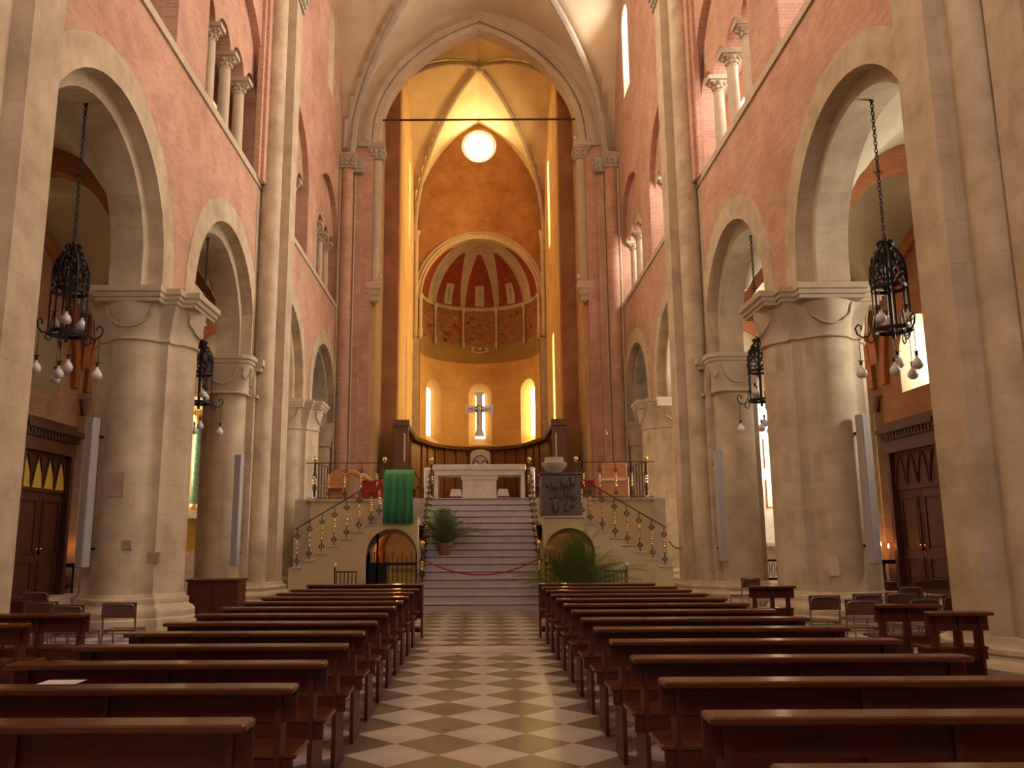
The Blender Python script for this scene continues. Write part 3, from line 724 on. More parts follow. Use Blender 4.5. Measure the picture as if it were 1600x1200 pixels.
    b = MB(); bx(b, 0, .52, y0 - .14, y1 + .14, 4.22, 4.34); bx(b, 0, .44, y0 - .06, y1 + .06, 4.05, 4.22); bx(b, 0, .36, y0, y1, 4.34, 4.5)
    for k in range(16): bx(b, .35, .47, y0 + .06 + k * .155, y0 + .13 + k * .155, 4.08, 4.2)
    b.build('cornice', 'wood_door', d)
    b = MB(); bx(b, 0, .22, y0 + .16, y1 - .16, 2.78, 3.72)
    ym = (y0 + y1) / 2
    b.build('tracery_panel', 'wood_door', d)
    b = MB(); b2 = MB()
    for k in range(4):
        c = y0 + .16 + (k + .5) * (y1 - y0 - .32) / 4
        if s < 0:
            o = [(c - .22, 2.86), (c + .22, 2.86), (c + .17, 3.2), (c + .05, 3.42), (c, 3.55), (c - .05, 3.42), (c - .17, 3.2)]
            kk = len(b.v); b.v += [(X(.232), u, z) for u, z in o]; b.f.append(tuple(range(kk, kk + len(o))))
        for sg in (-1, 1):
            b2.tube([(X(.24), c + sg * .26 * (1 - q / 10), 2.9 + .72 * sin(q / 10 * pi / 2)) for q in range(11)], .025, 5)
    if s < 0: g_ = b.build('glass_arch', 'yellow_glass', d)
    b2.build('tracery', 'wood_door', d)
    for k, (a, c) in enumerate(((y0 + .17, ym - .01), (ym + .01, y1 - .17))):
        b = MB(); bx(b, .02, .18, a, c, .3, 2.78)
        for z0, z1 in ((.45, 1.15), (1.3, 2.6)):
            bx(b, .18, .21, a + .12, a + .17, z0, z1); bx(b, .18, .21, c - .17, c - .12, z0, z1); bx(b, .18, .21, a + .12, c - .12, z0, z0 + .05); bx(b, .18, .21, a + .17, c - .17, z1 - .05, z1)
            bx(b, .18, .195, a + .24, c - .24, z0 + .12, z1 - .12)
        lf = b.build('door_leaf', 'wood_door', d)
        b = MB(); b.sphere((X(.25), ym + (-.1 if k == 0 else .1), 1.42), .04, 8); b.build('door_knob', 'brass', lf, True)
    b = MB(); bx(b, 0, 1.0, y0 - .6, y1 + .5, 0, .16); bx(b, 0, .7, y0 - .4, y1 + .3, .16, .3); struct(b.build('trim_%d' % (62 if s < 0 else 63), 'stone_plain', loc=(s * XW, 0, 0)))

# ------------------------------------------------------------------ raised presbytery, stairs
PF = 2.76
b = MB(); b.box(-5.4, 5.4, 24.9, 36, 0, PF); b.box(-CX - .2, CX + .2, 36, 51, 0, PF); b.box(-3, 3, 24.2, 25, 0, PF)
b.box(-5.4, -4.92, 24.8, 36, 0, PF); struct(b.build('floor_presbytery', 'stone_grey'))
NS = 16; R_ = PF / NS; TR = .285; SY0 = 19.85
for i in range(1):
    b = MB()
    for k in range(NS):
        y = SY0 + k * TR
        b.box(-1.46, 1.46, y, 24.6, k * R_, (k + 1) * R_ - .03)
        b.box(-1.48, 1.48, y - .035, y + TR + .02, (k + 1) * R_ - .03, (k + 1) * R_)
    b.box(-1.48, 1.48, 24.3, 24.95, PF - .05, PF)
    struct(b.build('trim_70', 'step'), None)
    b = MB()   # dark strips put in as shadow lines under the step nosings
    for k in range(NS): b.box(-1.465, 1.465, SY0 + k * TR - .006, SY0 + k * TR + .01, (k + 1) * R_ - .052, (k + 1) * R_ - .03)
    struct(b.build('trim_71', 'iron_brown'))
def carve(s):
    # front wall with crypt arch, stepped top
    t = thing('crypt_stair_wall', 'beige stepped stair wall with an arched crypt entrance, %s of the grand stairs' % SIDE[s], 'stair wall', (0, 0, 0)); t['kind'] = 'structure'
    P = lambda u, z, d, s=s: (s * u, d, z)
    LT = 2.10; Y0 = 20.3
    mb = MB(); strip_wall(mb, 1.49, 2.98, 0, LT, Y0, Y0 + .45, P, [(2.10, .60, 1.26, 0)])
    x = 2.98; 
    steps = [(2.46 + .29 * k, LT - .166 * k) for k in range(8)]
    # treads going down outward
    z = LT
    xs = 2.98
    mb.box(*(sorted((s * 2.98, s * 3.04))), Y0, Y0 + .45, 0, LT - .332) if False else None
    mb2 = MB()
    for k in range(7):
        a = 2.46 + .29 * k; c = a + .29; top = LT - .166 * (k + 1) if k >= 0 else LT
        mb2.box(*(sorted((s * a, s * c))), Y0, Y0 + 1.4, 0 if c > 2.98 else 1.93 if False else 0, top) if a > 2.74 else None
    # rebuild the front piece so that the landing ends at 2.46
    mb = MB(); strip_wall(mb, 1.49, 2.46, 0, LT, Y0, Y0 + .45, P, [(2.10, .60, 1.26, 0)])
    strip_wall(mb, 2.46, 2.75, 0, LT - .166, Y0, Y0 + .45, P, [(2.10, .60, 1.26, 0)])
    mb.box(*(sorted((s * 4.49, s * 4.52))), Y0, Y0 + 1.4, 0, .935)
    mb.build('stair_face', 'beige', t)
    mb2.build('stair_treads', 'beige', t)
    b = MB()
    for k in range(8):
        a = 2.46 + .29 * (k - 1); zt = LT - .166 * k
        if k == 0: b.box(*(sorted((s * 1.49, s * 2.50))), Y0 - .04, Y0 + .3, LT - .0, LT + .05)
        else: b.box(*(sorted((s * (a), s * (a + .31)))), Y0 - .03, Y0 + 1.4, zt, zt + .03)
    b.build('tread_slab', 'stone_grey', t)
    b = MB(); b.box(*(sorted((s * 1.49, s * 2.75))), Y0 + .45, 24.9, 1.96, LT)   # landing slab behind
    for k in range(4): b.box(*(sorted((s * 1.49, s * 2.75))), 23.7 + .3 * k, 24.9, LT + .165 * k, LT + .165 * (k + 1))
    b.build('landing', 'stone_grey', t)
    # brick tunnel inside
    b = MB(); n = 16
    b.loft([[(s * (2.10 + .60 * cos(pi * i / n)), yy, 1.26 + .67 * sin(pi * i / n)) for i in range(n + 1)] for yy in (20.75, 22, 23.4, 24.8)], closed=False, cap=False)
    b.box(*(sorted((s * 1.5, s * 1.56))), 20.74, 24.9, 0, 1.3); b.box(*(sorted((s * 2.66, s * 2.74))), 20.74, 24.9, 0, 1.3)
    b.box(*(sorted((s * 1.5, s * 2.74))), 24.8, 24.9, 0, 1.95); b.build('brick_tunnel', 'brick_choir', t, True)
    b = MB(); ring_arch(b, 2.10, .50, .66, 1.26, .0, 20.74, 20.84, P, 18); b.build('inner_arch', 'stone_plain', t)
    # balcony front
    b = MB(); b.box(*(sorted((s * 2.74, s * 4.92))), 24.72, 24.9, 0, PF - .06); b.build('balcony_front', 'beige', t)
    b = MB(); b.box(*(sorted((s * 2.70, s * 5.05))), 24.66, 25.0, PF - .06, PF + .01); b.build('balcony_edge', 'stone_grey', t)
    return t
for s in (-1, 1): carve(s)
# warm lamps burning inside the crypt passages
for s in (-1, 1):
    t = thing('crypt_lamp', 'small warm ceiling lamp inside the %s crypt passage' % SIDE[s], 'lamp', (s * 2.1, 22.0, 1.85))
    mb = MB(); mb.sphere((0, 0, 0), .045, 10); mb.build('lamp_globe', mat('crypt_globe_%d' % s, (.9, .8, .5), .4, emit=(1, .5, .12), estr=420), t, True)
    mb = MB(); mb.bar((0, 0, .04), (0, 0, .09), .012); mb.build('lamp_stem', 'iron', t)
# crypt gates
def gate(s):
    t = thing('crypt_gate', 'low iron gate with spikes closing the %s crypt arch' % SIDE[s], 'gate', (s * 2.1, 20.62, 0))
    b = MB()
    for k in range(11):
        x = -.55 + .11 * k; b.bar((x, 0, .05), (x, 0, 1.32 if k % 2 else 1.22), .010, 5)
    b.build('gate_bars', 'iron', t)
    b = MB(); b.box(-.58, .58, -.02, .02, 1.0, 1.07); b.box(-.58, .58, -.02, .02, .05, .1); b.build('gate_rail', 'iron', t)
    if s < 0:
        b = MB(); b.box(-.58, -.14, -.01, .015, .1, 1.0); b.build('gate_panel', 'iron', t)
        b = MB(); b.box(-.10, .55, .4, .43, 0, 1.0); b.build('inner_door', 'yellow_glass', t)
for s in (-1, 1): gate(s)

# ------------------------------------------------------------------ iron and brass balustrades
def baluster(parent, x, y, z, h=.9):
    b = MB(); b.bar((x, y, z), (x, y, z + h), .011, 5)
    for q in (0.16, .80):
        for sg in (-1, 1):
            b.tube([(x + sg * .05 * sin(a * pi / 5), y, z + h * (q + .13 * (a / 5 - .5))) for a in range(6)], .009, 4)
            b.tube([(x + sg * (.05 + .02 * cos(a * pi / 3)), y, z + h * q + .03 * sin(a * pi / 3)) for a in range(6)], .006, 4, True)
    o = b.build('baluster', 'iron_brown', parent)
    g = MB()
    for q in range(6):
        g.sphere((x, y, z + h * (.36 + .065 * q)), .036 if q % 2 == 0 else .026, 8)
    g.build('brass_beads', 'brass', o, True)
    return o
def brass_post(parent, x, y, z, h=1.1):
    b = MB(); b.box(x - .022, x + .022, y - .022, y + .022, z, z + h)
    for q in (.3, .6):
        for sg in (-1, 1): b.tube([(x + sg * .06 * sin(a * pi / 5), y, z + h * (q + .2 * (a / 5 - .5))) for a in range(6)], .012, 4)
    o = b.build('post', 'iron_brown', parent)
    g = MB(); g.sphere((x, y, z + h + .05), .07, 9); g.lathe([(.03, z + h - .06), (.045, z + h - .03), (.02, z + h)], (x, y), 8)
    for q in (.42, .5, .57): g.sphere((x, y, z + h * q), .055, 8)
    g.sphere((x, y, z + .05), .04, 8)
    g.build('brass_ball', 'brass', o, True)
for s in (-1, 1):
    t = thing('stair_balustrade', 'iron and brass balustrade climbing the %s side stair' % SIDE[s], 'balustrade')
    for k in range(8):
        a = s * (2.46 + .29 * (k - 1) + .15); zt = 2.10 - .166 * k + .04
        if k == 0: a = s * 2.42
        baluster(t, a, 20.36, zt, .90)
    b = MB(); b.tube([(s * 2.40, 20.36, 3.04), (s * 2.64, 20.36, 2.90), (s * 4.4, 20.36, 1.86)], .016, 5); b.build('handrail', 'iron_brown', t)
    t = thing('balcony_balustrade', 'iron and brass balustrade along the %s balcony, level with the altar' % SIDE[s], 'balustrade')
    brass_post(t, s * 4.84, 24.76, PF, 1.12)
    for k in range(4): baluster(t, s * (4.42 - .47 * k), 24.76, PF, 1.04)
    brass_post(t, s * 2.80, 24.76, PF, 1.12)
    b = MB(); b.bar((s * 5.1, 24.76, PF + 1.06), (s * 2.78, 24.76, PF + 1.06), .014, 5); b.bar((s * 5.05, 24.76, PF + .05), (s * 2.78, 24.76, PF + .05), .012, 5); b.build('handrail', 'iron_brown', t)
    for k in range(8):
        b = MB(); b.bar((s * (4.84 - .03 * k), 24.9 + .3 * k, PF), (s * (4.84 - .03 * k), 24.9 + .3 * k, PF + 1.05), .014, 5); b.build('side_bar', 'iron_brown', t)
    b = MB(); b.bar((s * 4.84, 24.76, PF + 1.06), (s * 4.62, 27.2, PF + 1.06), .014, 5); b.build('side_rail', 'iron_brown', t)
    # grand stair handrail
    t = thing('stair_rail', 'iron handrail with gold beads up the %s edge of the grand stairs' % SIDE[s], 'handrail')
    for k in range(3, NS):
        y = SY0 + (k + .5) * TR
        baluster(t, s * 1.43, y, (k + 1) * R_, .78)
    brass_post(t, s * 1.40, SY0 + 2.4 * TR, 3 * R_, .95)
    brass_post(t, s * 1.40, SY0 + 15.4 * TR, PF, 1.05)
    b = MB(); b.bar((s * 1.40, SY0 + 2.4 * TR, 3 * R_ + .80), (s * 1.40, SY0 + 15.6 * TR, PF + .82), .016, 5)
    b.build('handrail', 'iron_brown', t)
    # short iron guard standing by the crypt arch
    t = thing('floor_guard', 'short iron floor guard with a ball knob beside the %s crypt arch' % SIDE[s], 'railing', (s * 3.1, 19.95, 0))
    for k in range(6):
        b = MB(); b.bar((-s * .0 + s * (.09 * k - .22), 0, .0), (s * (.09 * k - .22), 0, .88), .012, 5); b.build('guard_bar', 'iron', t)
    b = MB(); b.bar((-.24, 0, .88), (.26, 0, .88), .014, 5); b.bar((-.24, 0, .12), (.26, 0, .12), .014, 5); b.build('guard_rail', 'iron', t)
    b = MB(); b.bar((s * .27, 0, 0), (s * .27, 0, .98), .016, 5); b.build('guard_post', 'iron', t)
    b = MB(); b.sphere((s * .27, 0, 1.03), .055, 9); b.build('guard_knob', 'marble', t, True)
# red rope across the stairs
b = MB(); n = 24
b.tube([(-1.40 + 2.80 * i / n, 20.45 - .5 * sin(pi * i / n), 1.16 - .36 * (1 - (2 * i / n - 1) ** 2)) for i in range(n + 1)], .016, 6)
tag(b.build('rope', 'red', None, True), 'thin red rope sagging across the grand stairs between the handrails', 'rope')
b = MB(); b.tube([(4.46, 20.36, 1.55), (4.52, 20.30, 1.44), (4.62, 20.28, 1.38), (4.75, 20.3, 1.37)], .016, 6)
tag(b.build('rope', 'red', None, True), 'short end of red rope hanging from the last right side stair baluster', 'rope')

# ------------------------------------------------------------------ altar and choir furniture
t = thing('altar', 'white stone altar table at the head of the grand stairs', 'altar', (-.03, 26.4, PF))
b = MB(); b.bevbox(-1.42, 1.42, -.55, .55, .93, 1.10, .02); b.build('table_top', 'marble', t)
b = MB(); b.box(-1.38, 1.38, -.5, .5, .78, .93); b.build('frieze', 'marble', t)
b = MB(); b.box(-.52, .52, -.42, .42, .12, .66); b.loft([[(-k, -.45, z), (k, -.45, z), (k, .45, z), (-k, .45, z)] for k, z in ((.55, 0), (.55, .1), (.5, .14))]); b.box(-.56, .56, -.45, .45, .64, .78); b.build('central_block', 'marble', t)
for s in (-1, 1):
    b = MB(); b.box(s * 1.33 - .06, s * 1.33 + .06, -.46, .46, 0, .78); b.build('leg', 'marble', t)
    b = MB(); b.bevbox(s * 1.62 - .09, s * 1.62 + .09, -.3, .3, 0, .95, .03); b.lathe([(.1, .95), (.13, 1.0), (.08, 1.05)], (s * 1.62, 0), 10); b.build('side_post', 'marble', t)
for s in (-1, 1):
    c = thing('kneeling_cushion', 'red kneeling stool under white cloth, %s of the altar block' % SIDE[s], 'cushion', (s * .72 - .03, 26.15, PF))
    b = MB(); b.bevbox(-.16, .16, -.15, .15, 0, .20, .02); b.build('cushion', 'red', c)
    b = MB(); b.loft([[(-k, -.17, z), (k, -.17, z), (k, .17, z), (-k, .17, z)] for k, z in ((.19, .14), (.15, .34), (.12, .36))]); b.build('cloth', 'white', c)
# hanging cross
t = thing('hanging_cross', 'pale cross with flared arms hanging in front of the middle apse window', 'cross', (-.03, 30, 6.2))
b = MB()
def armp(L, w0, w1): return [(0, -w0), (L * .75, -w0), (L, -w1), (L, w1), (L * .75, w0), (0, w0)]
for (ang, L) in ((0, .5), (90, .62), (180, .5), (270, .98)):
    p = armp(L, .11, .19); a = RAD(ang)
    q = [(x * cos(a) - z * sin(a), x * sin(a) + z * cos(a)) for x, z in p]
    b.loft([[(x, yy, z) for x, z in q] for yy in (-.03, .03)])
b.build('cross_body', 'marble', t)
b = MB(); b.sphere((0, -.06, .0), .08, 8); b.tube([(0, -.06, .1), (0, -.06, -.55)], [.06, .05], 7); b.tube([(-.4, -.05, .06), (0, -.06, -.02), (.4, -.05, .06)], .028, 6); b.sphere((0, -.07, .17), .06, 8); b.build('cross_figure', 'marble', t, True)
b = MB(); b.bar((0, 0, .6), (0, 0, 19.0), .0015, 3); b.build('hanging_wire', 'iron_brown', t)
# cathedra / tabernacle panel
t = thing('bishop_throne', 'white marble niche with paired arches standing behind the altar', 'throne', (0, 38.6, PF))
b = MB(); b.box(-.45, .45, 0, .5, 0, 2.7); b.lathe([(.45, 2.7), (.40, 2.82), (.2, 2.9), (.05, 2.92)], (0, .25), 20, .5); b.build('throne_back', 'marble', t)
b = MB()
for s in (-1, 1):
    b.tube([(s * .19 + .17 * cos(a * pi / 10), -.03, 2.1 + .28 * sin(a * pi / 10)) for a in range(11)], .02, 5)
b.tube([(.38 * cos(a * pi / 12), -.03, 2.1 + .52 * sin(a * pi / 12)) for a in range(13)], .02, 5)
for x in (-.38, 0, .38): b.bar((x, -.03, .5), (x, -.03, 2.1), .02, 5)
b.build('arch_moulding', 'iron_brown', t)
b = MB(); b.box(-.7, .7, -.5, .8, 0, .25); b.box(-.55, .55, -.35, .7, .25, .5); b.build('throne_step', 'marble', t)
# choir stalls : one long walnut run
t = thing('choir_stalls', 'dark walnut choir stalls curving round the apse behind the altar', 'choir stalls', (0, 0, PF))
path = [(-3.62, 36.3 + i * .95) for i in range(7)] + [(-3.25 * cos(pi * i / 14), 42.6 + 4.6 * sin(pi * i / 14)) for i in range(1, 14)] + [(3.62, 42.0 - i * .95) for i in range(7)]
H = 3.72
def off(i, d):
    a = Vector(path[max(i - 1, 0)]); c = Vector(path[min(i + 1, len(path) - 1)]); tt = (c - a).normalized(); nn = Vector((tt.y, -tt.x)); p = Vector(path[i]) + nn * d; return (p.x, p.y)
b = MB(); b.loft([[(*off(i, 0), 0), (*off(i, .12), 0), (*off(i, .12), H), (*off(i, 0), H)] for i in range(len(path))]); b.build('back_panelling', 'wood_stall', t)
b = MB(); b.loft([[(*off(i, -.05), H), (*off(i, .45), H), (*off(i, .50), H + .16), (*off(i, -.05), H + .2)] for i in range(len(path))]); b.build('canopy_cornice', 'wood_stall', t)
b = MB(); b.loft([[(*off(i, .12), .5), (*off(i, .55), .5), (*off(i, .55), .56), (*off(i, .12), .56)] for i in range(len(path))]); b.build('seat', 'wood_stall', t)
for i in range(len(path)):
    x, y = off(i, .16); b = MB(); b.lathe([(.06, 0), (.06, .9), (.045, .95), (.05, 2), (.045, H - .3), (.09, H - .05), (.1, H)], (x, y), 8)
    x2, y2 = off(i, .38); b.lathe([(.05, 0), (.05, 1.15), (.09, 1.2), (.09, 1.26)], (x2, y2), 8)
    b.build('pilaster', 'wood_stall', t, True)
for s in (-1, 1):
    b = MB(); x0, x1 = sorted((s * 3.70, s * 3.10)); b.box(x0, x1, 36.18, 36.32, 0, H - .05); b.box(x0 - .05, x1 + .05, 36.1, 36.4, H - .05, H + .22)
    b.build('end_panel', 'wood_stall', t)
for s in (-1, 1):
    b = MB(); b.loft([[(s * 2.55, 36.4, z0), (s * 2.55, 42.2, z0), (s * 2.63, 42.2, z0), (s * 2.63, 36.4, z0)] for z0 in (0, 1.05)]); b.box(*sorted((s * 2.4, s * 2.75)), 36.4, 42.2, 1.05, 1.12)
    b.tube([(s * 3.1, 36.3, 1.9), (s * 2.9, 36.3, 1.85), (s * 2.62, 36.3, 1.4), (s * 2.55, 36.3, 1.1), (s * 2.55, 36.3, .1)], .05, 6)
    b.build('front_desk', 'wood_stall', t)
for s in (-1, 1):
    b = MB(); b.lathe([(.035, 4.9), (.035, 6.1)], (s * 3.25, 36.08), 8)
    tag(b.build('candle_tube', 'candle', None, True), 'pale upright tube lamp fixed to the %s front end of the choir stalls' % SIDE[s], 'lamp')

# green lectern and bronze ambo
t = thing('lectern', 'lectern draped in a long green cloth at the left of the stairs', 'lectern', (-1.95, 20.36, 2.15))
b = MB(); b.bar((0, .1, 0), (0, .1, .95), .035, 8); b.lathe([(.22, 0), (.2, .04), (.05, .06)], (0, .1), 12); b.build('stand', 'iron_brown', t)
b = MB(); b.loft([[(-.36, -.12, .95), (.36, -.12, .95), (.36, .32, 1.1), (-.36, .32, 1.1)], [(-.36, -.12, .97), (.36, -.12, .97), (.36, .32, 1.12), (-.36, .32, 1.12)]]); b.build('book_rest', 'wood', t)
b = MB(); n = 40; rows = []
for j, z in enumerate((.99, .7, .3, -.17)):
    rows.append([(-.355 + .71 * i / n, -.15 - (.012 + .012 * j) * (1 + sin(i * .62 + .3 * j)) - .004 * sin(i * 1.7), z) for i in range(n + 1)])
b.loft(rows, closed=False, cap=False); b.loft([[(-.355 + .71 * i / n, y, z) for i in range(n + 1)] for y, z in ((-.16, .99), (-.12, 1.0), (.30, 1.14))], closed=False, cap=False)
cl = b.build('green_cloth', 'green', t, True); sm_ = cl.modifiers.new('thick', 'SOLIDIFY'); sm_.thickness = .006
t = thing('ambo', 'dark bronze sculpted pulpit with relief figures right of the stairs', 'pulpit', (1.93, 20.75, 2.15))
b = MB(); b.bevbox(-.47, .47, -.42, .35, 0, .98, .02)
rnd = random.Random(3)
for k in range(26):
    x, z = rnd.uniform(-.36, .36), rnd.uniform(.15, .85); b.sphere((x, -.42, z), rnd.uniform(.04, .09), 7, rnd.uniform(.8, 2.0))
for k in range(7): b.tube([(-.1 + .05 * k, -.44, .45), (-.35 + .115 * k, -.45, .75 + .08 * sin(k))], [.03, .012], 5)
b.build('bronze_panel', 'bronze', t, True)
b = MB(); b.box(-.5, .5, -.45, .38, .98, 1.03); b.build('rim', 'bronze', t)
b = MB(); b.lathe([(.16, 1.03), (.18, 1.08), (.3, 1.2), (.32, 1.28), (.24, 1.32), (.22, 1.42)], (-.12, 0), 14); b.build('book_stand', 'stone_grey', t, True)

# balcony furniture
t = thing('red_bench', 'bench covered with a red cloth on the left balcony', 'bench', (-3.15, 26.0, PF))
b = MB(); b.bevbox(-.45, .45, -.3, .3, .1, .62, .02); b.build('red_cover', 'red', t)
b = MB(); b.box(-.42, .42, -.25, .25, 0, .1); b.build('plinth', 'wood_stall', t)
b = MB(); b.tube([(-.9, -.1, .78), (-.6, -.12, .86), (-.2, -.14, .72), (0, -.14, .6)], [.05, .09, .09, .04], 8); b.box(-.7, -.66, -.12, -.08, 0, .8)
tag(b.build('carved_rest', 'wood_light', None, True, loc=(-3.3, 25.8, PF)), 'carved light wooden rest leaning beside the red bench', 'stand')
t = thing('organ_console', 'light wooden organ console on the right balcony', 'organ', (3.95, 26.3, PF))
b = MB(); b.bevbox(-.45, .6, -.3, .5, 0, .72, .02); b.build('case', 'wood_light', t)
b = MB(); b.bevbox(-.1, .62, .1, .5, .72, 1.18, .02); b.build('music_desk', 'wood_light', t)
b = MB(); b.box(-.35, .5, -.36, -.2, .6, .66); b.build('keyboard', 'bulb', t)
b = MB(); b.box(-.02, .02, 0, .04, 1.18, 2.05); b.lathe([(.045, 2.05), (.05, 2.1), (.01, 2.2)], (0, .02), 8); b.build('tall_candle', 'wood_light', t)
t = thing('red_bench', 'bench with a red seat on the right balcony, beside the organ', 'bench', (3.22, 25.85, PF))
b = MB(); b.bevbox(-.42, .25, -.2, .2, .4, .6, .02); b.build('red_cover', 'red', t)
b = MB(); b.box(-.4, .23, -.18, .18, 0, .4); b.build('frame', 'wood_stall', t)

t = thing('arched_chair', 'orange brown wooden chair with a rounded back on the left balcony', 'chair', (-4.45, 26.1, PF))
b = MB(); n = 14; o_ = [(-.28, 0)] + [(-.28 * cos(pi * i / n), .72 + .28 * sin(pi * i / n)) for i in range(n + 1)] + [(.28, 0)]
b.loft([[(x, y, z) for x, z in o_] for y in (.28, .34)]); b.build('backrest', 'wood_light', t)
b = MB(); b.bevbox(-.28, .28, -.22, .28, .40, .47, .01); b.build('seat', 'wood_light', t)
for x in (-.25, .25):
    b = MB(); b.box(x - .025, x + .025, -.20, -.15, 0, .40); b.build('leg', 'wood_light', t)
    b = MB(); b.box(x - .025, x + .025, -.2, .28, .62, .66); b.box(x - .02, x + .02, -.2, -.16, .47, .62); b.build('armrest', 'wood_light', t)
# ------------------------------------------------------------------ palms
def palm(name, label, loc, n, L, pot=True, seed=1, tilt=.9):
    t = thing(name, label, 'potted plant', loc)
    rnd = random.Random(seed)
    if pot:
        b = MB(); b.lathe([(.13, 0), (.19, .26), (.21, .27), (.21, .31), (.18, .31), (.17, .27)], n=16); b.build('pot', 'pot', t, True)
    b = MB()
    for k in range(n):
        az = rnd.uniform(0, 2 * pi); ll = L * rnd.uniform(.65, 1.1); up = min(1.5, rnd.uniform(.5, 1.4) * tilt)
        prev = None; pts = []
        for j in range(9):
            q = j / 8; r = ll * q * cos(up) * 1.0 + .04; z = .28 + ll * (q * sin(up) - .42 * q * q * (1.35 - .6 * sin(up)))
            pts.append((r * cos(az), r * sin(az), z))
        b.tube(pts, [.008 * (1 - .8 * j / 8) for j in range(9)], 3)
        for j in range(1, 9):
            for m_ in (0, .33, .66):
                if j == 8 and m_ > .1: continue
                p = Vector(pts[j]).lerp(Vector(pts[min(j + 1, 8)]), m_); d = (Vector(pts[j]) - Vector(pts[j - 1])).normalized()
                side = Vector((-sin(az), cos(az), 0)); wl = ll * .26 * (1 - abs((j + m_) / 8 - .5) * .9)
                for sg in (-1, 1):
                    e = p + sg * side * wl * .75 + d * wl * .65 - Vector((0, 0, .25 * wl))
                    k0 = len(b.v); wd = d * .008
                    b.v += [tuple(p - wd), tuple(p + wd), tuple(e)]; b.f.append((k0, k0 + 1, k0 + 2))
    b.build('fronds', 'leaf', t)
palm('potted_palm', 'feathery palm standing on the left of the grand stairs', (-.92, 21.72, 7 * R_), 70, 1.2, True, 4, 1.35)
palm('potted_palm', 'bushy palm in front of the right crypt arch', (2.15, 19.5, 0), 110, 1.95, True, 9, 1.35)
# ------------------------------------------------------------------ pews
def pew_parts(t, L, out):
    """L length; out = +1 row extends to +x; x=0 is the aisle end. back towards the camera (-y)"""
    X = lambda a: out * a
    def bx(mb, a, c, y0, y1, z0, z1): x0, x1 = sorted((X(a), X(c))); mb.box(x0, x1, y0, y1, z0, z1)
    b = MB(); x0, x1 = sorted((0, X(L))); b.bevbox(x0, x1, -.13, .035, .835, .87, .008); b.build('book_ledge', 'wood_ledge', t)
    b = MB(); bx(b, 0.0, L, .0, .022, .68, .835); b.build('back_board', 'wood', t)
    b = MB(); x0, x1 = sorted((X(.0), X(L))); b.bevbox(x0, x1, .02, .36, .495, .525, .008); b.build('seat', 'wood_ledge', t)
    b = MB(); bx(b, 0.02, L - .02, .022, .045, .40, .495); b.build('seat_apron', 'wood', t)
    for a in (.075, L * .5, L - .105):
        b = MB()
        pr = [(-.035, .0), (.34, .0), (.33, .495), (.13, .495), (.10, .68), (.0, .69), (-.035, .835)]
        pr = [(-.03, 0), (.36, 0), (.33, .10), (.31, .42), (.31, .495), (.11, .495), (.10, .68), (-.001, .68), (-.001, .835), (-.03, .835)]
        xa, xb = sorted((X(a), X(a + .03)))
        b.loft([[(xx, y, z) for y, z in pr] for xx in (xa, xb)]); b.build('leg', 'wood', t)
ordn = ['first', 'second', 'third', 'fourth', 'fifth', 'sixth', 'seventh', 'eighth', 'ninth', 'tenth', 'eleventh', 'twelfth', 'thirteenth']
pl = None
for k in range(12):
    lab = 'dark wooden pew left of the aisle, %s row counted from the camera' % ordn[k]
    loc = (-.95, 3.72 + .862 * k, 0)
    if pl is None: pl = thing('pew', lab, 'pew', loc, 0, 'left block of pews'); pew_parts(pl, 1.93, -1)
    else: dup(pl, loc, 0, lab)
pr_ = None
for k in range(13):
    lab = 'dark wooden pew right of the aisle, %s row counted from the camera' % ordn[k]
    loc = (.95, 2.94 + .890 * k, 0)
    if pr_ is None: pr_ = thing('pew', lab, 'pew', loc, 0, 'right block of pews'); pew_parts(pr_, 2.12, 1)
    else: dup(pr_, loc, 0, lab)
for s in (-1, 1):
    t = thing('front_kneeler', 'dark wooden kneeler with a solid panel before the first row on the %s' % SIDE[s], 'kneeler', (s * .97, 14.55, 0))
    b = MB(); x0, x1 = sorted((-s * .02, s * 1.95)); b.bevbox(x0, x1, -.1, .16, .84, .87, .008); b.build('book_ledge', 'wood_ledge', t)
    b = MB(); x0, x1 = sorted((0, s * 1.93)); b.box(x0, x1, .08, .11, .3, .84)
    b.build('front_panel', 'wood', t)
    for a in (.0, 1.9):
        b = MB(); x0, x1 = sorted((s * a, s * (a + .03))); b.box(x0, x1, -.08, .12, 0, .84); b.build('leg', 'wood', t)
    b = MB(); x0, x1 = sorted((s * .03, s * 1.9)); b.box(x0, x1, -.32, -.12, .16, .2); b.box(x0, x1, -.12, -.09, .1, .2); b.build('kneeling_board', 'wood', t)
for (x, y, L, out, lab) in ((-4.04, 9.0, 1.0, -1, 'short side bench left of the left pews, the farther of two'), (-4.1, 7.95, 1.7, -1, 'short side bench left of the left pews, the nearer of two'),
                            (4.4, 9.75, .70, 1, 'short side bench right of the right pews, the farther of two'), (4.47, 8.78, .62, 1, 'short side bench right of the right pews, the nearer of two'),
                            (4.2, 13.6, .7, 1, 'small bench beside the right stone column base')):
    t = thing('side_bench', lab, 'bench', (x, y, 0), 0, 'short side benches'); pew_parts(t, L, out)
# papers lying on ledges and seats
for i, (x, y, z, lab) in enumerate(((-2.2, 4.72, .873, 'sheet of paper on the second left pew ledge'), (-1.55, 5.75, .528, 'sheet of paper on the third left pew seat'), (2.35, 6.0, .528, 'sheet of paper on a right pew seat'), (-2.5, 5.7, .528, 'leaflet on the outer end of the third left pew seat'))):
    b = MB(); b.box(-.1, .1, -.07, .07, 0, .002); tag(b.build('leaflet', 'paper', None, loc=(x, y - (.04 if z > .8 else 0) * 2, z)), lab, 'leaflet')
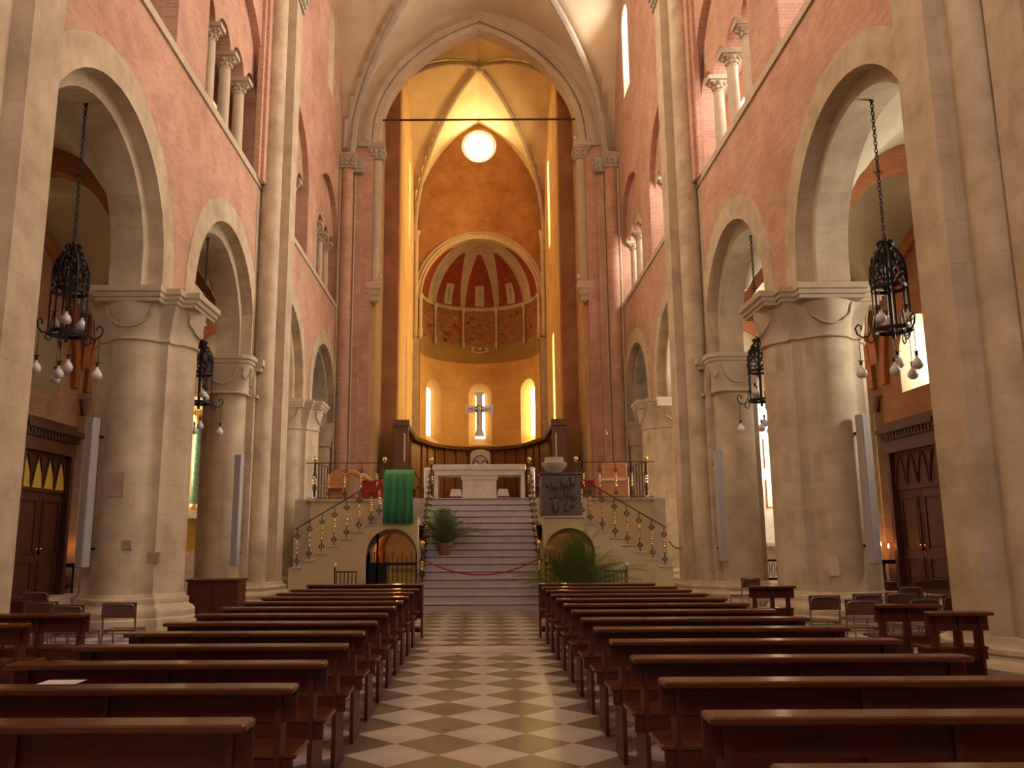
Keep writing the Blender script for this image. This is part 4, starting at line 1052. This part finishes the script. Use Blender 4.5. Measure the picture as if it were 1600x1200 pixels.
# ------------------------------------------------------------------ school chairs
def chair_parts(t):
    b = MB()
    pts = [(-.21, .0, .40), (-.21, -.03, .62), (-.20, -.05, .74), (-.17, -.05, .775), (0, -.05, .78), (.17, -.05, .775), (.20, -.05, .74), (.21, -.03, .62), (.21, .0, .40)]
    b.tube(pts, .011, 6); b.tube([(-.21, 0, .4), (-.21, .4, .42), (.21, .4, .42), (.21, 0, .4)], .011, 6, True); b.build('back_frame', 'chrome', t, True)
    for x in (-.21, .21):
        for (ya, yb) in ((0, -.05), (.38, .42)):
            b = MB(); b.bar((x, ya, .41), (x * 1.06, yb, 0), .011, 6); b.build('leg', 'chrome', t)
    b = MB(); b.bar((-.22, -.02, .14), (-.22, .40, .14), .009, 5); b.bar((.22, -.02, .14), (.22, .40, .14), .009, 5); b.build('stretcher', 'chrome', t)
    b = MB(); n = 10; b.loft([[(-.225 + .45 * i / n, -.033 - .012 + .03 * (1 - (2 * i / n - 1) ** 2) * 1.0, z) for i in range(n + 1)] + [(-.225 + .45 * i / n, -.022 - .012 + .03 * (1 - (2 * i / n - 1) ** 2), z) for i in range(n, -1, -1)] for z in (.60, .80)]); b.build('backrest', 'plywood', t)
    b = MB(); b.bevbox(-.215, .215, .0, .41, .425, .445, .006); b.build('seat', 'plywood', t)
CH = [(-4.78, 11.55, .05, 'dark plywood chair in front of the left stone column, nearest the pews'), (-5.30, 11.22, -.1, 'second dark plywood chair in front of the left stone column'),
      (-5.95, 11.8, .1, 'third dark plywood chair out in the left aisle'), (-6.5, 12.3, .0, 'fourth dark plywood chair deep in the left aisle'), (-7.3, 14.2, .3, 'dark plywood chair near the left wooden door'),
      (4.86, 12.35, .04, 'plywood chair before the right stone column, nearest the pews'), (5.02, 11.5, -.05, 'plywood chair in the nearer row before the right column'),
      (5.62, 12.7, .1, 'plywood chair behind the nearer row before the right column'), (6.22, 12.9, -.15, 'plywood chair at the middle of the right aisle group'),
      (5.95, 11.75, .1, 'plywood chair behind the right side benches'), (6.7, 12.2, -.2, 'plywood chair at the pier side of the right aisle group'),
      (7.75, 16.6, 0, 'plywood chair facing the right wooden door, left one'), (8.5, 16.75, .1, 'plywood chair facing the right wooden door, middle one'), (9.1, 17.3, -.2, 'plywood chair facing the right wooden door, right one'),
      (8.2, 18.3, .05, 'plywood chair in the back row by the candle stand'), (7.2, 14.6, .15, 'plywood chair in the open floor of the right aisle'),
      (5.55, 17.9, .3, 'reddish chair standing beyond the right stone column')]
c0 = None
for x, y, rz, lab in CH:
    if c0 is None: c0 = thing('plywood_chair', lab, 'chair', (x, y, 0), rz, 'plywood chairs in the aisles'); chair_parts(c0)
    else: dup(c0, (x, y, 0), rz, lab)
# low cabinet between left column and pier
t = thing('low_cabinet', 'low dark wooden cabinet between the left column and the next pier', 'cabinet', (-5.35, 17.6, 0))
b = MB(); b.box(-.5, .5, -.3, .3, 0, .80); b.build('body', 'wood', t)
b = MB(); b.bevbox(-.54, .54, -.34, .34, .80, .84, .008); b.build('top', 'wood', t)
for q in (-.25, .25): b = MB(); b.bevbox(q - .21, q + .21, -.32, -.3, .08, .72, .005); b.build('door', 'wood', t)

# ------------------------------------------------------------------ chandeliers
def chandelier(t, top, seed=0):
    """origin at the underside hook of the arch (z=0), everything hangs below"""
    Lc = top
    b = MB(); z = 0; k = 0
    while z > -Lc:
        r = .042
        if k % 2: pts = [(.024 * cos(a * pi / 4), 0, z - .035 - r * sin(a * pi / 4)) for a in range(8)]
        else: pts = [(0, .024 * cos(a * pi / 4), z - .035 - r * sin(a * pi / 4)) for a in range(8)]
        b.tube(pts, .010, 4, True); z -= .066; k += 1
    b.tube([(.03 * cos(a), 0, .03 * sin(a) - .01) for a in [i * pi / 4 for i in range(8)]], .01, 4, True)
    b.build('chain', 'iron', t)
    b = MB(); b.bar((-.08, 0, -Lc * .52), (.08, 0, -Lc * .52), .008, 4); b.bar((0, -.08, -Lc * .52), (0, .08, -Lc * .52), .008, 4); b.build('chain_cross', 'iron', t)
    Z = -Lc
    b = MB(); b.sphere((0, 0, Z), .045, 8)
    for a in range(6):
        c_, s_ = cos(a * pi / 3), sin(a * pi / 3)
        b.tube([(.02 * c_, .02 * s_, Z - .05), (.09 * c_, .09 * s_, Z - .02), (.13 * c_, .13 * s_, Z - .06), (.10 * c_, .10 * s_, Z - .10)], .017, 5)
    b.build('crown', 'iron', t, True)
    rib = [(.05, -.06), (.08, -.12), (.155, -.20), (.225, -.32), (.262, -.46), (.27, -.60), (.27, -.78), (.27, -1.48)]
    b = MB()
    for a in range(6):
        c_, s_ = cos(a * pi / 3 + .26), sin(a * pi / 3 + .26)
        b.tube([(r * c_, r * s_, Z + zz) for r, zz in rib], [.022] * 6 + [.016, .013], 5)
    for a in range(6):   # pierced plates: gothic arches and rings
        for (q, zz, rr) in ((.5, -.34, .225), (.5, -.47, .255), (.5, -.22, .16)):
            ang = (a + q) * pi / 3 + .26
            for w_ in range(6):
                a1 = w_ * pi / 3; a2 = (w_ + 1) * pi / 3; kx = .055 / rr
                p = lambda g: (rr * cos(ang + kx * cos(g)), rr * sin(ang + kx * cos(g)), Z + zz + .055 * sin(g))
                b.bar(p(a1), p(a2), .012, 4)
        for sg in (0, 1):
            n = 7; pts = []
            for j in range(n):
                u = j / (n - 1); ang = (a + (u * .5 if sg == 0 else 1 - u * .5)) * pi / 3 + .26; pts.append((.268 * cos(ang), .268 * sin(ang), Z - .78 + .17 * sin(u * pi / 2)))
            b.tube(pts, .013, 4)
            pts = []
            for j in range(n):
                u = j / (n - 1); ang = (a + (u if sg == 0 else 1 - u)) * pi / 3 + .26; rr = .10 + .16 * u; pts.append((rr * cos(ang), rr * sin(ang), Z - .20 - .40 * u))
            b.tube(pts, .018, 4)
    b.build('dome_cage', 'iron', t)
    for zz, r, h in ((-.80, .272, .028), (-.70, .268, .012), (-1.48, .285, .03)):
        b = MB(); b.loft([[(r * cos(i * pi / 14), r * sin(i * pi / 14), Z + zz + q) for i in range(28)] for q in (-h, h)], cap=False)
        b.loft([[((r - .02) * cos(i * pi / 14), (r - .02) * sin(i * pi / 14), Z + zz + q) for i in range(28)] for q in (-h, h)], cap=False); b.build('ring', 'iron', t)
    b = MB(); b.bar((0, 0, Z - .06), (0, 0, Z - 1.62), .03, 6); b.bar((-.28, 0, Z - 1.48), (.28, 0, Z - 1.48), .010, 4); b.bar((0, -.28, Z - 1.48), (0, .28, Z - 1.48), .010, 4); b.build('stem', 'iron', t)
    for a in range(3):
        an = a * 2 * pi / 3 + .15 + seed; c_, s_ = cos(an), sin(an); b = MB()
        pts = [(.27, -1.22), (.30, -1.42), (.36, -1.54), (.44, -1.56), (.52, -1.50), (.545, -1.40), (.50, -1.34), (.45, -1.38), (.46, -1.43)]
        b.tube([(r * c_, r * s_, Z + zz) for r, zz in pts], .014, 5)
        pts = [(.30, -1.5), (.27, -1.60), (.32, -1.66), (.38, -1.62), (.37, -1.56)]
        b.tube([(r * c_, r * s_, Z + zz) for r, zz in pts], .012, 5); b.build('scroll_arm', 'iron', t)
    bul = [(.23 * cos(a * 2 * pi / 3 + .9 + seed), .23 * sin(a * 2 * pi / 3 + .9 + seed), -1.30, -.82) for a in range(3)] + \
          [(.50 * cos(a * 2 * pi / 3 + .15 + seed), .50 * sin(a * 2 * pi / 3 + .15 + seed), -2.12, -1.55) for a in range(3)] + \
          [(.06 * cos(a * pi + .6), .06 * sin(a * pi + .6), -2.0 - .12 * a, -1.62) for a in range(2)]
    for x, y, zz, zt in bul:
        b = MB(); b.lathe([(.012, zz + .16), (.02, zz + .13), (.022, zz + .09), (.040, zz + .07), (.068, zz + .035), (.082, zz - .01), (.074, zz - .052), (.045, zz - .08), (.004, zz - .09)], (x, y), 12)
        b.v = [(vx, vy, vz + Z) for vx, vy, vz in b.v]
        o = b.build('bulb', 'bulb', t, True)
        b = MB(); b.tube([(x, y, Z + zt), (x, y, Z + zz + .16)], .006, 4)
        b.bar((x - .05, y, Z + zz + .19), (x + .05, y, Z + zz + .19), .006, 4); b.lathe([(.024, Z + zz + .12), (.024, Z + zz + .18)], (x, y), 8); b.build('bulb_socket', 'iron', o)
CHL = [(-6.48, 12.87, 8.70, 2.42, 0, 'wrought iron cage chandelier in the nearest left arch'), (6.48, 12.87, 8.70, 2.42, .5, 'wrought iron cage chandelier in the nearest right arch'),
       (-6.48, 19.2, 8.70, 2.5, .3, 'wrought iron cage chandelier in the second left arch, partly behind the column'), (6.48, 19.2, 8.70, 2.5, .8, 'wrought iron cage chandelier in the second right arch')]
for x, y, z, L, sd, lab in CHL:
    t = thing('chandelier', lab, 'chandelier', (x, y, z), 0, 'wrought iron cage chandeliers'); chandelier(t, L, sd)

# ------------------------------------------------------------------ loudspeakers
SP = [(-6.93, 15.0, 1.15, 2.62, -.35, 'tall slim grey column loudspeaker on the left stone column'), (6.83, 14.98, 1.15, 2.62, .35, 'tall slim grey column loudspeaker on the right stone column'),
      (-5.93, 20.78, 1.0, 2.68, -.2, 'tall slim grey loudspeaker on the left pier beyond the column'), (5.85, 20.78, 1.05, 2.68, .2, 'tall slim grey loudspeaker on the right pier beyond the column')]
for x, y, z, h, rz, lab in SP:
    t = thing('column_loudspeaker', lab, 'loudspeaker', (x, y, z), rz, 'column loudspeakers on the piers')
    b = MB(); b.bevbox(-.09, .09, -.085, .085, 0, h, .012); b.build('housing', 'grey_metal', t)
    b = MB(); b.box(-.075, .075, -.092, -.084, .03, h - .03); b.build('grille', 'grey_metal', t)
    b = MB(); b.box(-.03, .03, .085, .26, .3, .34); b.box(-.03, .03, .085, .26, h - .34, h - .3); b.build('bracket', 'iron', t)

# repair stones let into the two thick columns
for nm, pts, m_ in (('stone_column', ((-.02, 2.38, .30, .42), (.20, 1.46, .24, .15), (.62, 1.22, .22, .18)), 'patch'), ('stone_column.002', ((-.25, .95, .17, .36),), 'patch_pale')):
    par = bpy.data.objects[nm]
    for dx, z, w_, h_ in pts:
        yy = min(y for x, y in lobed(0, 0, 1.0, 256) if abs(x - dx) < .03)
        b = MB(); b.box(dx - w_ / 2, dx + w_ / 2, yy - .012, yy + .1, z, z + h_); b.build('repair_stone', m_, par)['label'] = 'reddish repair stone let into the shaft' if m_ == 'patch' else 'pale worn marble inset'

# ------------------------------------------------------------------ candle stands
def candle_stand(loc, label, n, lit):
    t = thing('candle_stand', label, 'candle stand', loc)
    b = MB(); b.lathe([(.2, 0), (.2, .03), (.03, .06), (.025, .9), (.04, .95)], n=10); b.build('stem', 'iron', t, True)
    b = MB(); b.box(-.32, .32, -.22, .22, .95, .98); b.box(-.32, .32, -.23, -.21, .98, 1.05); b.build('tray', 'iron', t)
    rnd = random.Random(5)
    for k in range(n):
        x, y = -.25 + .12 * k, rnd.uniform(-.12, .12); h = rnd.uniform(.30, .42)
        b = MB(); b.lathe([(.018, .98), (.018, .98 + h)], (x, y), 8); o = b.build('candle', 'candle', t, True)
        b = MB(); b.lathe([(.004, .98 + h), (.022, 1.01 + h), (.016, 1.05 + h), (.002, 1.10 + h)], (x, y), 8)
        b.build('flame', lit, o, True)
FL = mat('flame', (1, .5, .2), .5, emit=(1, .30, .10), estr=60)
candle_stand((10.3, 22.08, 0), 'iron candle stand with four burning candles by the right wooden door', 4, FL)
candle_stand((-10.42, 22.1, 0), 'iron candle stand with one burning red light by the left wooden door', 1, FL)
b = MB(); b.box(-.012, .012, -.13, .13, 0, .34)
tag(b.build('notice', 'paper', None, loc=(10.788, 22.3, 1.5)), 'small framed notice on the wall above the right candle stand', 'notice')

# ------------------------------------------------------------------ side altars at the aisle ends
t = thing('marble_side_altar', 'ornate pale marble side altar at the end of the right aisle', 'altar', (8.5, 27.6, 0))
b = MB(); b.box(-1.3, 1.3, -.9, .6, 0, .25); b.box(-1.1, 1.1, -.6, .5, .25, 1.35); b.build('altar_table', 'marble', t)
b = MB(); b.box(-1.2, 1.2, -.68, .5, 1.35, 1.47); b.build('altar_slab', 'marble', t)
b = MB(); b.box(-1.3, 1.3, -.1, .5, 1.47, 1.95); b.box(-1.25, -.62, -.1, .4, 1.95, 2.4); b.box(.62, 1.25, -.1, .4, 1.95, 2.4); b.build('retable_base', 'marble', t)
for s in (-1, 1):
    b = MB(); b.box(s * .95 - .28, s * .95 + .28, 0, .35, 2.4, 5.0)
    for z0, z1 in ((2.6, 3.5), (3.85, 4.8)):
        b.box(s * .95 - .16, s * .95 + .16, -.03, 0, z0, z1)
    b.build('pilaster', 'marble_pink', t)
    b = MB(); b.tube([(s * .55 + .03 * cos(i * .8), -.05 + .03 * sin(i * .8), 2.4 + i * .05) for i in range(48)], .06, 6); b.build('twisted_column', 'red', t, True)
    b = MB(); b.box(s * .9 - .4, s * .9 + .4, -.15, .4, 5.0, 5.2); b.box(s * .9 - .36, s * .9 + .36, -.1, .4, 5.2, 5.9); b.build('capital_block', 'marble', t)
b = MB(); b.box(-1.35, 1.35, -.2, .45, 5.9, 6.1); ring_arch(b, 0, .5, .7, 5.0, 4.9, -.05, .3, lambda u, z, d: (u, d, z), 16); b.build('entablature', 'marble', t)
b = MB(); b.box(-1.2, 1.2, -1.3, -1.27, .35, .42); b.box(-1.2, 1.2, -1.3, -1.27, .9, .97)
for k in range(16): b.tube([(-1.15 + .15 * k + .05 * cos(a * pi / 4), -1.285, .66 + .22 * sin(a * pi / 4)) for a in range(8)], .012, 4, True)
for x in (-1.2, 0, 1.2): b.box(x - .02, x + .02, -1.3, -1.26, 0, 1.0)
tag(b.build('communion_rail', 'iron', None, loc=(8.7, 27.6, 0)), 'low wrought iron rail before the marble side altar', 'railing')
t = thing('green_side_altar', 'side altar with green marble columns and gilded capitals at the left aisle end', 'altar', (-8.8, 27.4, 0))
b = MB(); b.box(-1.4, 1.4, -.6, .6, 0, 1.25); b.build('altar_table', 'marble_pink', t)
b = MB(); b.box(-1.4, 1.4, -.2, .6, 1.25, 2.3); b.build('retable_base', 'gold', t)
for s in (-1, 1):
    b = MB(); b.lathe([(.17, 2.75), (.165, 4), (.14, 5.2)], (s * .35 + .0, -.1), 14); b.build('column', 'green_marble', t, True)
    b = MB(); b.lathe([(.14, 5.15), (.16, 5.25), (.15, 5.3), (.24, 5.5), (.27, 5.6)], (s * .35, -.1), 12); b.box(s * .35 - .3, s * .35 + .3, -.35, .2, 5.6, 5.75); b.lathe([(.22, 2.55), (.22, 2.65), (.18, 2.75)], (s * .35, -.1), 12); b.build('gilded_capital', 'gold', t, True)
    b = MB(); b.box(s * .35 - .24, s * .35 + .24, -.35, .3, 2.3, 2.55); b.build('plinth', 'marble', t)
b = MB(); b.box(-1.3, 1.3, .2, .5, 2.3, 6.3); b.build('back_panel', 'ochre', t)

# small spotlights on the chancel pier ledges
for s, z in ((-1, 12.5), (1, 12.5), (1, 18.8)):
    t = thing('spotlight', 'small white spotlight on the %s ledge of the %s chancel pier' % ('upper' if z > 15 else 'lower', SIDE[s]), 'spotlight', (s * 4.2, 34.45, z))
    b = MB(); b.lathe([(.05, 0), (.06, .04), (.06, .14), (.03, .18)], n=8); b.build('lamp_head', 'bulb', t, True)
